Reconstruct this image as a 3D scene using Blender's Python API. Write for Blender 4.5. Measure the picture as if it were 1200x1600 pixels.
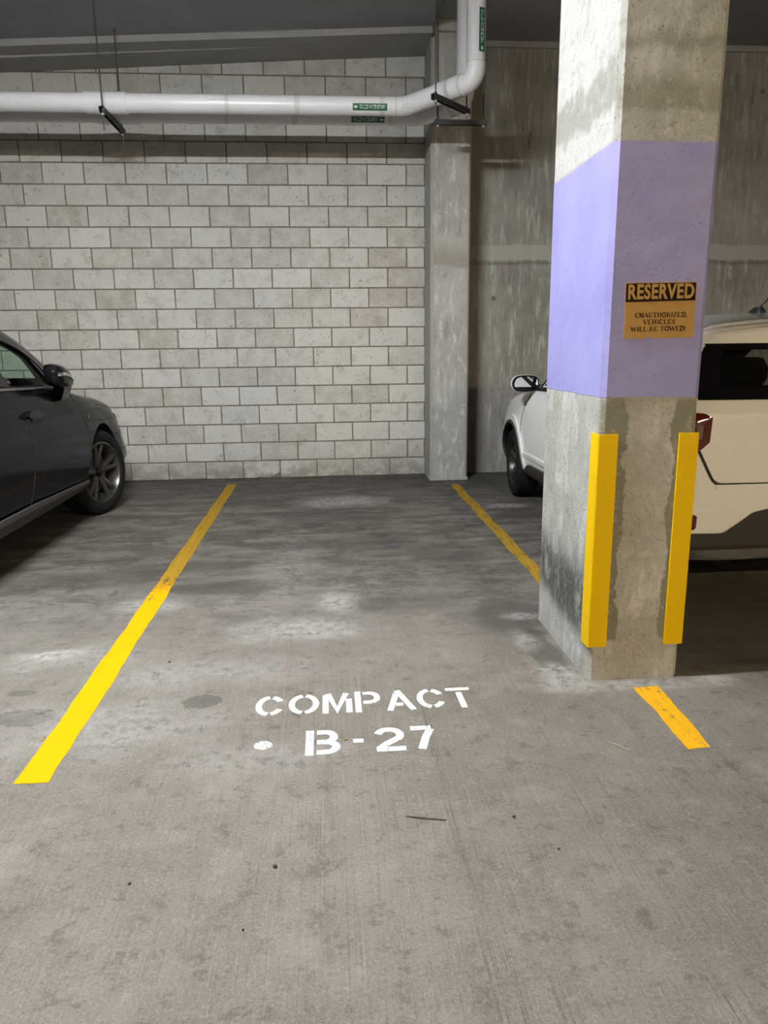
import bpy, bmesh, math, random
from mathutils import Vector, Matrix
from mathutils.bvhtree import BVHTree

for _o in list(bpy.data.objects):
    bpy.data.objects.remove(_o)
S = bpy.context.scene
COL = S.collection
rnd = random.Random(27)
PI = math.pi

# ------------------------------------------------------------------ camera
F_PX, PITCH, YAW, ROLL, EYE = 1145.0, 0.2217, 0.0746, -0.0117, 1.405
cd = bpy.data.cameras.new('camera')
cam = bpy.data.objects.new('camera', cd)
COL.objects.link(cam)
S.camera = cam
cd.sensor_fit = 'HORIZONTAL'
cd.sensor_width = 36.0
cd.lens = 36.0 * F_PX / 1200.0
cd.clip_start = 0.05
_f = Vector((math.sin(YAW) * math.cos(PITCH), math.cos(YAW) * math.cos(PITCH), -math.sin(PITCH)))
_r = Vector((math.cos(YAW), -math.sin(YAW), 0))
_u = _r.cross(_f)
_r2 = math.cos(ROLL) * _r + math.sin(ROLL) * _u
_u2 = -math.sin(ROLL) * _r + math.cos(ROLL) * _u
cam.matrix_world = Matrix(((_r2.x, _u2.x, -_f.x, 0), (_r2.y, _u2.y, -_f.y, 0), (_r2.z, _u2.z, -_f.z, EYE), (0, 0, 0, 1)))

# ------------------------------------------------------------------ world, lamps, exposure
W = bpy.data.worlds.new('world')
S.world = W
W.use_nodes = True
W.node_tree.nodes['Background'].inputs[0].default_value = (1.0, 0.93, 0.82, 1)
W.node_tree.nodes['Background'].inputs[1].default_value = 0.05
S.view_settings.view_transform = 'Standard'
S.view_settings.look = 'None'
S.view_settings.gamma = 1.0
S.view_settings.use_curve_mapping = False
S.view_settings.exposure = 0.0
# fluorescent fixtures of the garage: (x, y, z, colour, tube emission strength); built below in tube_fixture()
LAMPS = [
    (-1.05, 2.71, 3.66, (0.96, 0.985, 1.0), 1300.0),
    (0.80, -3.8, 3.66, (1.0, 0.80, 0.52), 270.0),
    (4.60, -3.8, 3.66, (1.0, 0.79, 0.49), 1160.0),
]

# ------------------------------------------------------------------ helpers: objects
def tag(o, label=None, cat=None, group=None, kind=None):
    if label: o['label'] = label
    if cat: o['category'] = cat
    if group: o['group'] = group
    if kind: o['kind'] = kind
    return o

def link(name, me, m=None, parent=None, loc=None):
    o = bpy.data.objects.new(name, me)
    COL.objects.link(o)
    if m is not None and me is not None and not me.materials:
        me.materials.append(m)
    if parent is not None: o.parent = parent
    if loc is not None: o.location = loc
    return o

def empty(name, loc=(0, 0, 0), rz=0.0):
    o = bpy.data.objects.new(name, None)
    o.empty_display_size = 0.1
    COL.objects.link(o)
    o.location = loc
    o.rotation_euler = (0, 0, rz)
    return o

def obj(name, bm, m=None, parent=None, smooth=None, loc=None):
    bm.normal_update()
    me = bpy.data.meshes.new(name)
    bm.to_mesh(me)
    bm.free()
    if smooth is not None: shade(me, smooth)
    return link(name, me, m, parent, loc)

def shade(me, ang):
    for p in me.polygons: p.use_smooth = True
    try: me.set_sharp_from_angle(angle=math.radians(ang))
    except Exception: pass

# ------------------------------------------------------------------ helpers: shapes
def box(bm, x0, y0, z0, x1, y1, z1, bev=0.0, seg=1):
    vs = [bm.verts.new(p) for p in ((x0, y0, z0), (x1, y0, z0), (x1, y1, z0), (x0, y1, z0), (x0, y0, z1), (x1, y0, z1), (x1, y1, z1), (x0, y1, z1))]
    fs = [bm.faces.new([vs[i] for i in f]) for f in ((0, 3, 2, 1), (4, 5, 6, 7), (0, 1, 5, 4), (1, 2, 6, 5), (2, 3, 7, 6), (3, 0, 4, 7))]
    if bev:
        es = list({e for f in fs for e in f.edges})
        bmesh.ops.bevel(bm, geom=es, offset=bev, segments=seg, affect='EDGES', profile=0.5)
    return bm

def B(*a, **k):
    return box(bmesh.new(), *a, **k)

def prism(bm, pts, z0, z1):
    """pts: ccw polygon in xy, extruded z0..z1"""
    lo = [bm.verts.new((p[0], p[1], z0)) for p in pts]
    hi = [bm.verts.new((p[0], p[1], z1)) for p in pts]
    n = len(pts)
    bm.faces.new(lo[::-1]); bm.faces.new(hi)
    for i in range(n):
        bm.faces.new((lo[i], lo[(i + 1) % n], hi[(i + 1) % n], hi[i]))
    return bm

def frame_dirs(d, ref=None):
    d = Vector(d).normalized()
    ref = Vector(ref) if ref is not None else (Vector((0, 0, 1)) if abs(d.z) < 0.9 else Vector((1, 0, 0)))
    a = (ref - d * ref.dot(d)).normalized()
    return d, a, d.cross(a)

def tube(bm, pts, r, seg=12, caps=True):
    """swept tube with parallel transport; r number or list"""
    pts = [Vector(p) for p in pts]
    n = len(pts)
    rr = r if isinstance(r, (list, tuple)) else [r] * n
    rings, ref = [], None
    for i, p in enumerate(pts):
        if i == 0: d = pts[1] - p
        elif i == n - 1: d = p - pts[i - 1]
        else: d = (pts[i + 1] - p).normalized() + (p - pts[i - 1]).normalized()
        d, a, b = frame_dirs(d, ref)
        ref = a
        rings.append([bm.verts.new(p + rr[i] * (math.cos(2 * PI * k / seg) * a + math.sin(2 * PI * k / seg) * b)) for k in range(seg)])
    for i in range(n - 1):
        for k in range(seg):
            k2 = (k + 1) % seg
            bm.faces.new((rings[i][k], rings[i][k2], rings[i + 1][k2], rings[i + 1][k]))
    if caps:
        bm.faces.new(rings[0][::-1]); bm.faces.new(rings[-1])
    return bm

def T(*a, **k):
    return tube(bmesh.new(), *a, **k)

def lathe(prof, seg=32, axis='x'):
    """closed profile [(radius, along)] turned about an axis"""
    bm = bmesh.new()
    n = len(prof)
    rings = []
    for k in range(seg):
        t = 2 * PI * k / seg
        row = []
        for (r, a) in prof:
            c, s = r * math.cos(t), r * math.sin(t)
            row.append(bm.verts.new((a, c, s) if axis == 'x' else ((c, a, s) if axis == 'y' else (c, s, a))))
        rings.append(row)
    for k in range(seg):
        k2 = (k + 1) % seg
        for i in range(n):
            j = (i + 1) % n
            bm.faces.new((rings[k][i], rings[k][j], rings[k2][j], rings[k2][i]))
    bmesh.ops.recalc_face_normals(bm, faces=bm.faces)
    return bm

def loft(secs, closed=True, caps=True):
    bm = bmesh.new()
    rs = [[bm.verts.new(p) for p in s] for s in secs]
    n = len(secs[0])
    for i in range(len(rs) - 1):
        for k in range(n if closed else n - 1):
            k2 = (k + 1) % n
            bm.faces.new((rs[i][k], rs[i][k2], rs[i + 1][k2], rs[i + 1][k]))
    if caps and closed:
        bm.faces.new(rs[0][::-1]); bm.faces.new(rs[-1])
    bmesh.ops.recalc_face_normals(bm, faces=bm.faces)
    return bm

def ribbon2d(pts, hw):
    """polyline in 2D -> (left, right) offset points"""
    L, R_ = [], []
    n = len(pts)
    for i in range(n):
        a = Vector(pts[max(i - 1, 0)]); b = Vector(pts[i]); c = Vector(pts[min(i + 1, n - 1)])
        d1 = (b - a).normalized() if i > 0 else (c - b).normalized()
        d2 = (c - b).normalized() if i < n - 1 else d1
        t = (d1 + d2).normalized() if (d1 + d2).length > 1e-6 else d1
        nrm = Vector((-t.y, t.x))
        k = hw / max(0.45, nrm.dot(Vector((-d1.y, d1.x))))
        L.append(b + nrm * k); R_.append(b - nrm * k)
    return L, R_

def ribbon(bm, pts, hw, place, th):
    """solid ribbon; place(u, v, w) maps to 3D, w is height off the surface"""
    pts = [p for i, p in enumerate(pts) if i == 0 or math.hypot(p[0] - pts[i - 1][0], p[1] - pts[i - 1][1]) > 1e-5]
    L, R_ = ribbon2d(pts, hw)
    top = [(bm.verts.new(place(l.x, l.y, th)), bm.verts.new(place(r.x, r.y, th))) for l, r in zip(L, R_)]
    bot = [(bm.verts.new(place(l.x, l.y, 0)), bm.verts.new(place(r.x, r.y, 0))) for l, r in zip(L, R_)]
    n = len(pts)
    for i in range(n - 1):
        bm.faces.new((top[i][1], top[i + 1][1], top[i + 1][0], top[i][0]))
        bm.faces.new((bot[i][0], bot[i + 1][0], bot[i + 1][1], bot[i][1]))
        bm.faces.new((top[i][0], top[i + 1][0], bot[i + 1][0], bot[i][0]))
        bm.faces.new((top[i][1], bot[i][1], bot[i + 1][1], top[i + 1][1]))
    bm.faces.new((top[0][0], bot[0][0], bot[0][1], top[0][1]))
    bm.faces.new((top[-1][1], bot[-1][1], bot[-1][0], top[-1][0]))
    return bm

def arc(cx, cy, rx, ry, a0, a1, n=10):
    return [(cx + rx * math.cos(math.radians(a0 + (a1 - a0) * i / n)), cy + ry * math.sin(math.radians(a0 + (a1 - a0) * i / n))) for i in range(n + 1)]

def text_mesh(name, body, size, m, parent, mat4, extrude=0.0004, offset=0.0, sx=1.0, align='CENTER', space=1.0):
    c = bpy.data.curves.new(name, 'FONT')
    c.body = body; c.size = size; c.extrude = extrude; c.offset = offset
    c.align_x = align; c.align_y = 'CENTER'; c.space_character = space
    c.resolution_u = 4
    t = bpy.data.objects.new(name, c)
    COL.objects.link(t)
    dg = bpy.context.evaluated_depsgraph_get()
    me = bpy.data.meshes.new_from_object(t.evaluated_get(dg))
    bpy.data.objects.remove(t); bpy.data.curves.remove(c)
    me.name = name
    me.transform(mat4 @ Matrix.Diagonal((sx, 1, 1, 1)))
    me.materials.clear()
    return link(name, me, m, parent)

# ------------------------------------------------------------------ helpers: materials
class NT:
    def __init__(s, name, rough=0.6, metal=0.0, spec=0.5, coat=0.0):
        s.m = bpy.data.materials.new(name)
        s.m.use_nodes = True
        s.t = s.m.node_tree
        s.b = s.t.nodes['Principled BSDF']
        s.b.inputs['Roughness'].default_value = rough
        s.b.inputs['Metallic'].default_value = metal
        s.b.inputs['Specular IOR Level'].default_value = spec
        s.b.inputs['Coat Weight'].default_value = coat
        s.b.inputs['Coat Roughness'].default_value = 0.04
        tc = s.t.nodes.new('ShaderNodeTexCoord')
        s.P = tc.outputs['Object']
    def L(s, a, b): s.t.links.new(a, b)
    def set(s, sock, v):
        if isinstance(v, bpy.types.NodeSocket): s.L(v, sock)
        elif isinstance(v, (tuple, list)) and len(v) == 3 and sock.type == 'RGBA': sock.default_value = (*v, 1)
        else: sock.default_value = v
    def world(s):
        return s.t.nodes.new('ShaderNodeNewGeometry').outputs['Position']
    def rand(s):
        return s.t.nodes.new('ShaderNodeObjectInfo').outputs['Random']
    def math(s, op, a, b=0.0, clamp=False):
        n = s.t.nodes.new('ShaderNodeMath'); n.operation = op; n.use_clamp = clamp
        s.set(n.inputs[0], a); s.set(n.inputs[1], b)
        return n.outputs[0]
    def vmath(s, op, a, b):
        n = s.t.nodes.new('ShaderNodeVectorMath'); n.operation = op
        s.set(n.inputs[0], a); s.set(n.inputs[1], b)
        return n.outputs['Value' if op in ('LENGTH', 'DISTANCE', 'DOT_PRODUCT') else 'Vector']
    def xyz(s, v):
        n = s.t.nodes.new('ShaderNodeSeparateXYZ'); s.L(v, n.inputs[0]); return n.outputs
    def map(s, v, scale=(1, 1, 1), loc=(0, 0, 0)):
        n = s.t.nodes.new('ShaderNodeMapping'); s.L(v, n.inputs[0])
        n.inputs['Scale'].default_value = scale; n.inputs['Location'].default_value = loc
        return n.outputs[0]
    def noise(s, v, scale, detail=4, rough=0.55, dist=0.0, col=False):
        n = s.t.nodes.new('ShaderNodeTexNoise'); s.L(v, n.inputs['Vector'])
        n.inputs['Scale'].default_value = scale; n.inputs['Detail'].default_value = detail
        n.inputs['Roughness'].default_value = rough; n.inputs['Distortion'].default_value = dist
        return n.outputs['Color' if col else 'Fac']
    def voro(s, v, scale):
        n = s.t.nodes.new('ShaderNodeTexVoronoi'); s.L(v, n.inputs['Vector']); n.inputs['Scale'].default_value = scale
        return n.outputs['Distance']
    def step(s, v, lo, hi, a=0.0, b=1.0):
        n = s.t.nodes.new('ShaderNodeMapRange'); n.interpolation_type = 'SMOOTHSTEP'
        s.set(n.inputs['Value'], v)
        n.inputs['From Min'].default_value = lo; n.inputs['From Max'].default_value = hi
        n.inputs['To Min'].default_value = a; n.inputs['To Max'].default_value = b
        return n.outputs['Result']
    def mix(s, f, a, b, blend='MIX'):
        n = s.t.nodes.new('ShaderNodeMix'); n.data_type = 'RGBA'; n.blend_type = blend
        s.set(n.inputs['Factor'], f); s.set(n.inputs['A'], a); s.set(n.inputs['B'], b)
        return [o for o in n.outputs if o.type == 'RGBA'][0]
    def color(s, v): s.set(s.b.inputs['Base Color'], v); return s
    def rough(s, v): s.set(s.b.inputs['Roughness'], v); return s
    def bump(s, h, strength=0.3, dist=0.01):
        n = s.t.nodes.new('ShaderNodeBump'); n.inputs['Strength'].default_value = strength; n.inputs['Distance'].default_value = dist
        s.L(h, n.inputs['Height']); s.L(n.outputs[0], s.b.inputs['Normal'])
        return s
    def mask(s, f):
        """worn-through paint: transparent where f is 0"""
        tr = s.t.nodes.new('ShaderNodeBsdfTransparent'); mx = s.t.nodes.new('ShaderNodeMixShader')
        out = [n for n in s.t.nodes if n.type == 'OUTPUT_MATERIAL'][0]
        s.L(f, mx.inputs[0]); s.L(tr.outputs[0], mx.inputs[1]); s.L(s.b.outputs[0], mx.inputs[2]); s.L(mx.outputs[0], out.inputs[0])
        return s
    def blob(s, p, cx, cy, rx, ry, soft=0.5, wob=0.35, nz=None):
        """soft-edged irregular patch on the floor, 1 inside"""
        d = s.vmath('LENGTH', s.map(p, (1 / rx, 1 / ry, 0), (-cx / rx, -cy / ry, 0)), (0, 0, 0))
        if nz is not None: d = s.math('ADD', d, s.math('MULTIPLY', s.math('SUBTRACT', nz, 0.5), wob * 4))
        return s.step(d, 1.0 - soft, 1.0 + soft, 1.0, 0.0)

def plain(name, c, rough=0.5, metal=0.0, spec=0.5, coat=0.0, vary=0.12, scale=14.0, bump=0.0):
    n = NT(name, rough, metal, spec, coat)
    z = n.noise(n.P, scale, 4)
    lo = tuple(max(0, v * (1 - vary)) for v in c); hi = tuple(min(1, v * (1 + vary)) for v in c)
    n.color(n.mix(z, lo, hi))
    if bump: n.bump(n.noise(n.P, scale * 6, 3), bump, 0.004)
    return n.m

M = {}
def build_materials():
    # --- floor: broom-finished concrete with stains and some painted shade
    n = NT('floor_concrete', 0.7, spec=0.18)
    p = n.world()
    big = n.noise(p, 0.9, 5, 0.6)
    med = n.noise(p, 4.5, 6, 0.65)
    fine = n.noise(p, 95, 5, 0.8)
    grit = n.noise(p, 260, 2, 0.6)
    x, y, z = n.xyz(p)
    broomA = n.noise(n.map(p, (170, 2.2, 1)), 1.0, 4, 0.75)
    broomB = n.noise(n.map(p, (9, 0.16, 1), (3, 0, 0)), 1.0, 3, 0.7)
    near = n.step(y, 2.4, 4.2, 1.0, 0.25)
    c = n.mix(n.step(big, 0.3, 0.7), (0.142, 0.128, 0.109), (0.186, 0.172, 0.150))
    c = n.mix(n.step(med, 0.46, 0.70, 0, 0.6), c, (0.228, 0.212, 0.188))
    c = n.mix(n.math('MULTIPLY', n.step(med, 0.28, 0.42, 1, 0), 0.55), c, (0.108, 0.102, 0.092))
    c = n.mix(n.math('MULTIPLY', n.step(broomA, 0.36, 0.48, 1, 0), n.math('MULTIPLY', near, 0.42)), c, (0.095, 0.088, 0.078))
    c = n.mix(n.math('MULTIPLY', n.step(broomA, 0.56, 0.70), n.math('MULTIPLY', near, 0.30)), c, (0.32, 0.31, 0.29))
    gro = n.math('MULTIPLY', n.step(broomB, 0.30, 0.42, 1, 0), n.math('MULTIPLY', n.step(broomA, 0.40, 0.55, 1, 0), n.step(y, 2.9, 3.6, 0.85, 0.0)))
    c = n.mix(gro, c, (0.07, 0.062, 0.054))
    nzg = n.noise(n.map(p, (5, 1.6, 1)), 1.0, 5, 0.7)
    for gx, gw in ((-0.03, 0.02), (0.505, 0.07), (0.345, 0.02)):
        gm = n.math('MULTIPLY', n.step(n.math('ABSOLUTE', n.math('SUBTRACT', x, gx)), gw * 0.4, gw, 1, 0), n.step(y, 2.6, 3.0, 1, 0))
        c = n.mix(n.math('MULTIPLY', gm, n.step(n.noise(n.map(p, (260, 0.5, 1), (gx * 9, 0, 0)), 1.0, 3, 0.6), 0.42, 0.56, 0.8, 0)), c, n.mix(n.step(nzg, 0.42, 0.62), c, (0.062, 0.052, 0.045)))
    c = n.mix(n.step(fine, 0.50, 0.70, 0, 0.55), c, (0.30, 0.288, 0.265))
    c = n.mix(n.step(fine, 0.30, 0.48, 0.65, 0), c, (0.07, 0.063, 0.055))
    nz = n.noise(p, 5.5, 5, 0.65)
    nz2 = n.noise(n.map(p, (1.9, 6.0, 1)), 1.0, 8, 0.75)
    nz3 = n.noise(p, 11, 7, 0.78)
    # patchy tyre grime in the bays, plus even darkening toward the wall
    bay = n.math('MULTIPLY', n.step(y, 3.3, 4.9, 0.0, 1.0), n.step(nz2, 0.42, 0.58, 0.28, 1.0))
    c = n.mix(n.math('MULTIPLY', bay, 0.70), c, (0.062, 0.057, 0.051))
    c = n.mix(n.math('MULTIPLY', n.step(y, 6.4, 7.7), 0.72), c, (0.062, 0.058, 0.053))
    c = n.mix(n.step(nz3, 0.36, 0.47, 0.6, 0), c, (0.075, 0.069, 0.061))
    c = n.mix(n.step(nz3, 0.55, 0.68, 0, 0.45), c, (0.27, 0.258, 0.236))
    nz4 = n.noise(n.map(p, (2.6, 3.6, 1)), 1.0, 9, 0.78, 0.4)
    c = n.mix(n.math('MULTIPLY', n.step(nz4, 0.50, 0.56), n.step(y, 3.2, 4.4, 0.0, 0.62)), c, (0.05, 0.046, 0.041))
    c = n.mix(n.math('MULTIPLY', n.step(nz4, 0.40, 0.34), n.step(y, 3.0, 4.0, 0.15, 0.5)), c, (0.25, 0.24, 0.222))
    DARK = [(-0.62, 4.28, 0.42, 0.12, 0.7, 0.35), (-0.95, 4.72, 0.42, 0.13, 0.6, 0.3), (-1.5, 4.5, 0.5, 0.16, 0.45, 0.3), (-0.75, 5.6, 0.28, 0.12, 0.6, 0.25),
            (-0.545, 2.800, 0.080, 0.055, 0.62, 0.05), (-1.22, 2.73, 0.12, 0.07, 0.5, 0.08), (-1.32, 2.95, 0.07, 0.03, 0.45, 0.2),
            (0.95, 3.62, 0.20, 0.26, 0.7, 0.3), (0.98, 3.15, 0.07, 0.36, 0.6, 0.2), (0.80, 4.9, 0.28, 0.2, 0.45, 0.3), (1.62, 5.95, 0.26, 0.14, 0.7, 0.3),
            (0.15, 6.2, 0.5, 0.35, 0.35, 0.3), (-0.25, 6.75, 0.55, 0.22, 0.6, 0.35), (0.55, 6.75, 0.22, 0.16, 0.6, 0.3), (0.80, 7.9, 0.5, 0.16, 0.7, 0.3), (0.25, 5.2, 0.35, 0.2, 0.5, 0.3), (0.35, 3.9, 0.3, 0.16, 0.4, 0.35),
            (2.3, 3.4, 1.0, 0.75, 0.75, 0.3), (1.9, 2.95, 0.1, 0.03, 0.7, 0.3)]  # large first patch here paints extra shade into the column's shadow
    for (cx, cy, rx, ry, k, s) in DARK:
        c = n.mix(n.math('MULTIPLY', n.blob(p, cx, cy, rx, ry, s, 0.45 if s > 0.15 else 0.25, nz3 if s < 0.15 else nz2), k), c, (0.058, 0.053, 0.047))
    LIGHT = [(0.10, 6.72, 0.42, 0.22, 0.75), (0.02, 3.95, 0.12, 0.16, 0.75), (-0.18, 3.55, 0.30, 0.16, 0.55), (-1.02, 4.02, 0.2, 0.12, 0.55), (-0.9, 2.62, 0.4, 0.2, 0.35), (-0.25, 2.35, 0.35, 0.12, 0.25),
             (-1.36, 3.35, 0.15, 0.05, 0.85), (-1.25, 3.3, 0.3, 0.1, 0.35), (1.0, 3.62, 0.10, 0.05, 0.55), (0.93, 3.3, 0.06, 0.12, 0.6), (0.98, 2.86, 0.10, 0.14, 0.8), (1.32, 2.77, 0.35, 0.05, 0.5), (1.62, 2.78, 0.09, 0.05, 0.6), (1.55, 6.35, 0.16, 0.08, 0.7), (-0.6, 3.1, 0.5, 0.14, 0.25), (-0.28, 4.6, 0.2, 0.5, 0.25)]
    for (cx, cy, rx, ry, k) in LIGHT:
        f = n.math('MULTIPLY', n.blob(p, cx, cy, rx, ry, 0.6, 0.6, nz), n.step(n.noise(p, 22, 5, 0.7), 0.35, 0.62, 0.15, 1.0))
        c = n.mix(n.math('MULTIPLY', f, k), c, (0.38, 0.372, 0.355))
    c = n.mix(n.step(grit, 0.60, 0.72, 0, 0.55), c, (0.42, 0.405, 0.38))
    c = n.mix(n.step(grit, 0.28, 0.40, 0.6, 0), c, (0.05, 0.045, 0.04))
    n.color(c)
    n.rough(n.step(nz2, 0.3, 0.7, 0.5, 0.75))
    hgt = n.math('ADD', n.math('MULTIPLY', broomA, 0.5), n.math('ADD', n.math('MULTIPLY', fine, 0.6), n.math('MULTIPLY', grit, 0.35)))
    n.bump(hgt, 0.5, 0.006)
    M['floor'] = n.m

    # --- masonry block (own tone per block) and its mortar
    n = NT('concrete_block', 0.85, spec=0.2)
    r = n.rand(); w = n.world()
    c = n.mix(n.step(r, 0.0, 1.0), (0.43, 0.42, 0.38), (0.55, 0.54, 0.505))
    c = n.mix(n.step(n.math('FRACT', n.math('MULTIPLY', r, 7.31)), 0.72, 0.95, 0, 0.55), c, (0.385, 0.345, 0.29))
    c = n.mix(n.step(n.math('FRACT', n.math('MULTIPLY', r, 13.7)), 0.75, 0.98, 0, 0.5), c, (0.50, 0.50, 0.49))
    z1 = n.noise(w, 6.5, 7, 0.72)
    c = n.mix(n.step(z1, 0.46, 0.64, 0, 0.55), c, (0.57, 0.56, 0.53))
    c = n.mix(n.step(z1, 0.34, 0.48, 0.5, 0), c, (0.31, 0.295, 0.26))
    g = n.noise(w, 85, 5, 0.8)
    c = n.mix(n.step(g, 0.30, 0.45, 0.7, 0), c, (0.19, 0.178, 0.15))
    c = n.mix(n.step(g, 0.54, 0.70, 0, 0.5), c, (0.66, 0.655, 0.63))
    sp = n.noise(w, 28, 3, 0.6)
    c = n.mix(n.math('MULTIPLY', n.step(sp, 0.64, 0.70), 0.6), c, (0.17, 0.155, 0.13))
    wx, wy, wz = n.xyz(w)
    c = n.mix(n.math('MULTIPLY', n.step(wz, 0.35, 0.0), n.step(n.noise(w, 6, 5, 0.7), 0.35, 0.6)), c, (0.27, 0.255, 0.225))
    n.color(c); n.bump(n.math('ADD', g, n.math('MULTIPLY', n.noise(w, 45, 4, 0.7), 0.8)), 0.9, 0.006)
    M['block'] = n.m
    n = NT('mortar', 0.9, spec=0.1)
    w = n.world()
    n.color(n.mix(n.noise(w, 12, 5, 0.7), (0.09, 0.08, 0.058), (0.22, 0.205, 0.165)))
    n.bump(n.noise(w, 90, 3), 0.6, 0.006)
    M['mortar'] = n.m

    # --- poured concrete of the far wall: board streaks, pour band, tie holes
    n = NT('poured_wall', 0.8, spec=0.2)
    w = n.world(); wx, wy, wz = n.xyz(w)
    st = n.noise(n.map(w, (16, 16, 2.4)), 1.0, 6, 0.72)
    b1 = n.noise(w, 1.6, 5, 0.6)
    c = n.mix(n.step(b1, 0.3, 0.7), (0.215, 0.202, 0.178), (0.315, 0.302, 0.272))
    c = n.mix(n.step(st, 0.50, 0.66, 0, 0.75), c, (0.48, 0.468, 0.435))
    c = n.mix(n.step(st, 0.30, 0.44, 0.6, 0), c, (0.10, 0.088, 0.068))
    zb = n.math('ADD', wz, n.math('MULTIPLY', n.noise(n.map(w, (4, 4, 1)), 1.0, 3), 0.05))
    band = n.math('MULTIPLY', n.step(zb, 2.31, 2.33), n.step(zb, 2.46, 2.48, 1, 0))
    c = n.mix(n.math('MULTIPLY', band, 0.9), c, n.mix(b1, (0.34, 0.328, 0.292), (0.42, 0.405, 0.365)))
    edge = n.math('MULTIPLY', n.step(zb, 2.25, 2.29), n.step(zb, 2.29, 2.32, 1, 0))
    c = n.mix(n.math('MULTIPLY', edge, 0.6), c, (0.11, 0.10, 0.08))
    c = n.mix(n.math('MULTIPLY', n.step(wx, 1.80, 1.72), 0.5), c, (0.20, 0.18, 0.15))  # pilaster's shadow painted as a darker strip beside it
    vd = n.voro(n.map(w, (1, 0, 1), (0.2, 0, 0.13)), 2.3)
    c = n.mix(n.math('MULTIPLY', n.step(n.math('ADD', vd, n.math('MULTIPLY', n.noise(w, 14, 3), 0.10)), 0.10, 0.13, 1, 0), 0.7), c, (0.10, 0.085, 0.06))
    n.color(c); n.bump(n.math('ADD', st, n.noise(w, 60, 4, 0.7)), 0.5, 0.012)
    M['poured'] = n.m

    # --- pilaster concrete
    n = NT('pilaster_concrete', 0.75, spec=0.25)
    w = n.world(); wx, wy, wz = n.xyz(w)
    st = n.noise(n.map(w, (15, 15, 5)), 1.0, 6, 0.72, 0.6)
    b1 = n.noise(w, 3.2, 5, 0.65)
    c = n.mix(n.step(b1, 0.3, 0.7), (0.30, 0.298, 0.272), (0.39, 0.388, 0.368))
    c = n.mix(n.step(st, 0.5, 0.66, 0, 0.75), c, (0.60, 0.60, 0.58))
    c = n.mix(n.step(st, 0.32, 0.44, 0.5, 0), c, (0.19, 0.18, 0.15))
    zb = n.math('ADD', wz, n.math('MULTIPLY', n.noise(n.map(w, (5, 5, 1)), 1.0, 3), 0.12))
    band = n.math('MULTIPLY', n.step(zb, 2.22, 2.26), n.step(zb, 2.52, 2.56, 1, 0))
    c = n.mix(n.math('MULTIPLY', band, 0.85), c, n.mix(n.step(zb, 2.3, 2.5), (0.27, 0.255, 0.205), (0.38, 0.375, 0.345)))
    rim = n.math('MAXIMUM', n.step(wx, 1.42, 1.45), n.step(wx, 1.12, 1.09))
    c = n.mix(n.math('MULTIPLY', rim, 0.7), c, (0.30, 0.295, 0.265))
    n.color(c); n.bump(n.math('ADD', st, n.noise(w, 70, 4, 0.7)), 0.4, 0.01)
    M['pilaster'] = n.m

    # --- near column: bare concrete with patches, scuffs
    n = NT('column_concrete', 0.72, spec=0.3)
    w = n.world(); wx, wy, wz = n.xyz(w)
    st = n.noise(n.map(w, (7, 7, 3.4)), 1.0, 7, 0.72, 0.4)
    b1 = n.noise(w, 4.5, 5, 0.65)
    fine = n.noise(w, 85, 4, 0.7)
    c = n.mix(n.step(b1, 0.3, 0.7), (0.36, 0.355, 0.32), (0.47, 0.465, 0.435))
    c = n.mix(n.step(st, 0.50, 0.66, 0, 0.8), c, (0.62, 0.618, 0.59))
    c = n.mix(n.step(st, 0.30, 0.43, 0.55, 0), c, (0.24, 0.23, 0.195))
    front = n.step(wy, 2.85, 2.84)
    # rub-out patches along the guards on the front face
    xe = n.math('ADD', wx, n.math('MULTIPLY', n.math('SUBTRACT', n.noise(w, 3.6, 6, 0.72), 0.5), 0.17))
    cen = n.math('MULTIPLY', n.step(xe, 1.182, 1.19), n.step(xe, 1.37, 1.378, 1, 0))
    low = n.math('MULTIPLY', n.step(wz, 0.17, 0.19), n.step(wz, 1.16, 1.22, 1, 0))
    c = n.mix(n.math('MULTIPLY', n.math('MULTIPLY', front, low), n.math('SUBTRACT', 1.0, cen)), c, (0.225, 0.216, 0.165))
    # pale rough skim above the band, with smoother slanted patch on the left face
    hi = n.step(wz, 2.12, 2.14)
    sk = n.noise(n.map(w, (5, 5, 3)), 1.0, 6, 0.7, 0.8)
    c = n.mix(n.math('MULTIPLY', n.math('MULTIPLY', hi, n.math('SUBTRACT', 1.0, front)), n.step(sk, 0.40, 0.50, 0.10, 0.9)), c, (0.50, 0.50, 0.475))
    slant = n.math('ADD', n.math('SUBTRACT', wz, n.math('MULTIPLY', n.math('SUBTRACT', 3.58, wy), -0.02)), n.math('MULTIPLY', n.math('SUBTRACT', sk, 0.5), 0.25))
    sm = n.math('MULTIPLY', n.math('MULTIPLY', n.step(slant, 2.25, 2.29), n.step(slant, 2.40, 2.44, 1, 0)), n.math('SUBTRACT', 1.0, front))
    c = n.mix(n.math('MULTIPLY', sm, 0.85), c, (0.285, 0.28, 0.25))
    wav = n.math('ADD', wz, n.math('MULTIPLY', n.noise(n.map(w, (3, 3, 3)), 1.0, 3), 0.16))
    fb = n.math('MAXIMUM', n.math('MULTIPLY', n.step(wav, 2.30, 2.33), n.step(wav, 2.38, 2.46, 1, 0)), n.math('MULTIPLY', n.step(wav, 2.50, 2.53), n.step(wav, 2.53, 2.58, 1, 0)))
    c = n.mix(n.math('MULTIPLY', n.math('MULTIPLY', fb, front), 0.55), c, (0.22, 0.205, 0.155))
    # black rubber scuffs on the left face
    sc = n.noise(n.map(w, (1, 16, 5)), 1.0, 5, 0.75)
    zone = n.math('MULTIPLY', n.step(wz, 0.08, 0.22), n.step(n.math('ADD', wz, n.math('MULTIPLY', sc, 0.30)), 0.52, 0.72, 1, 0))
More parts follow.
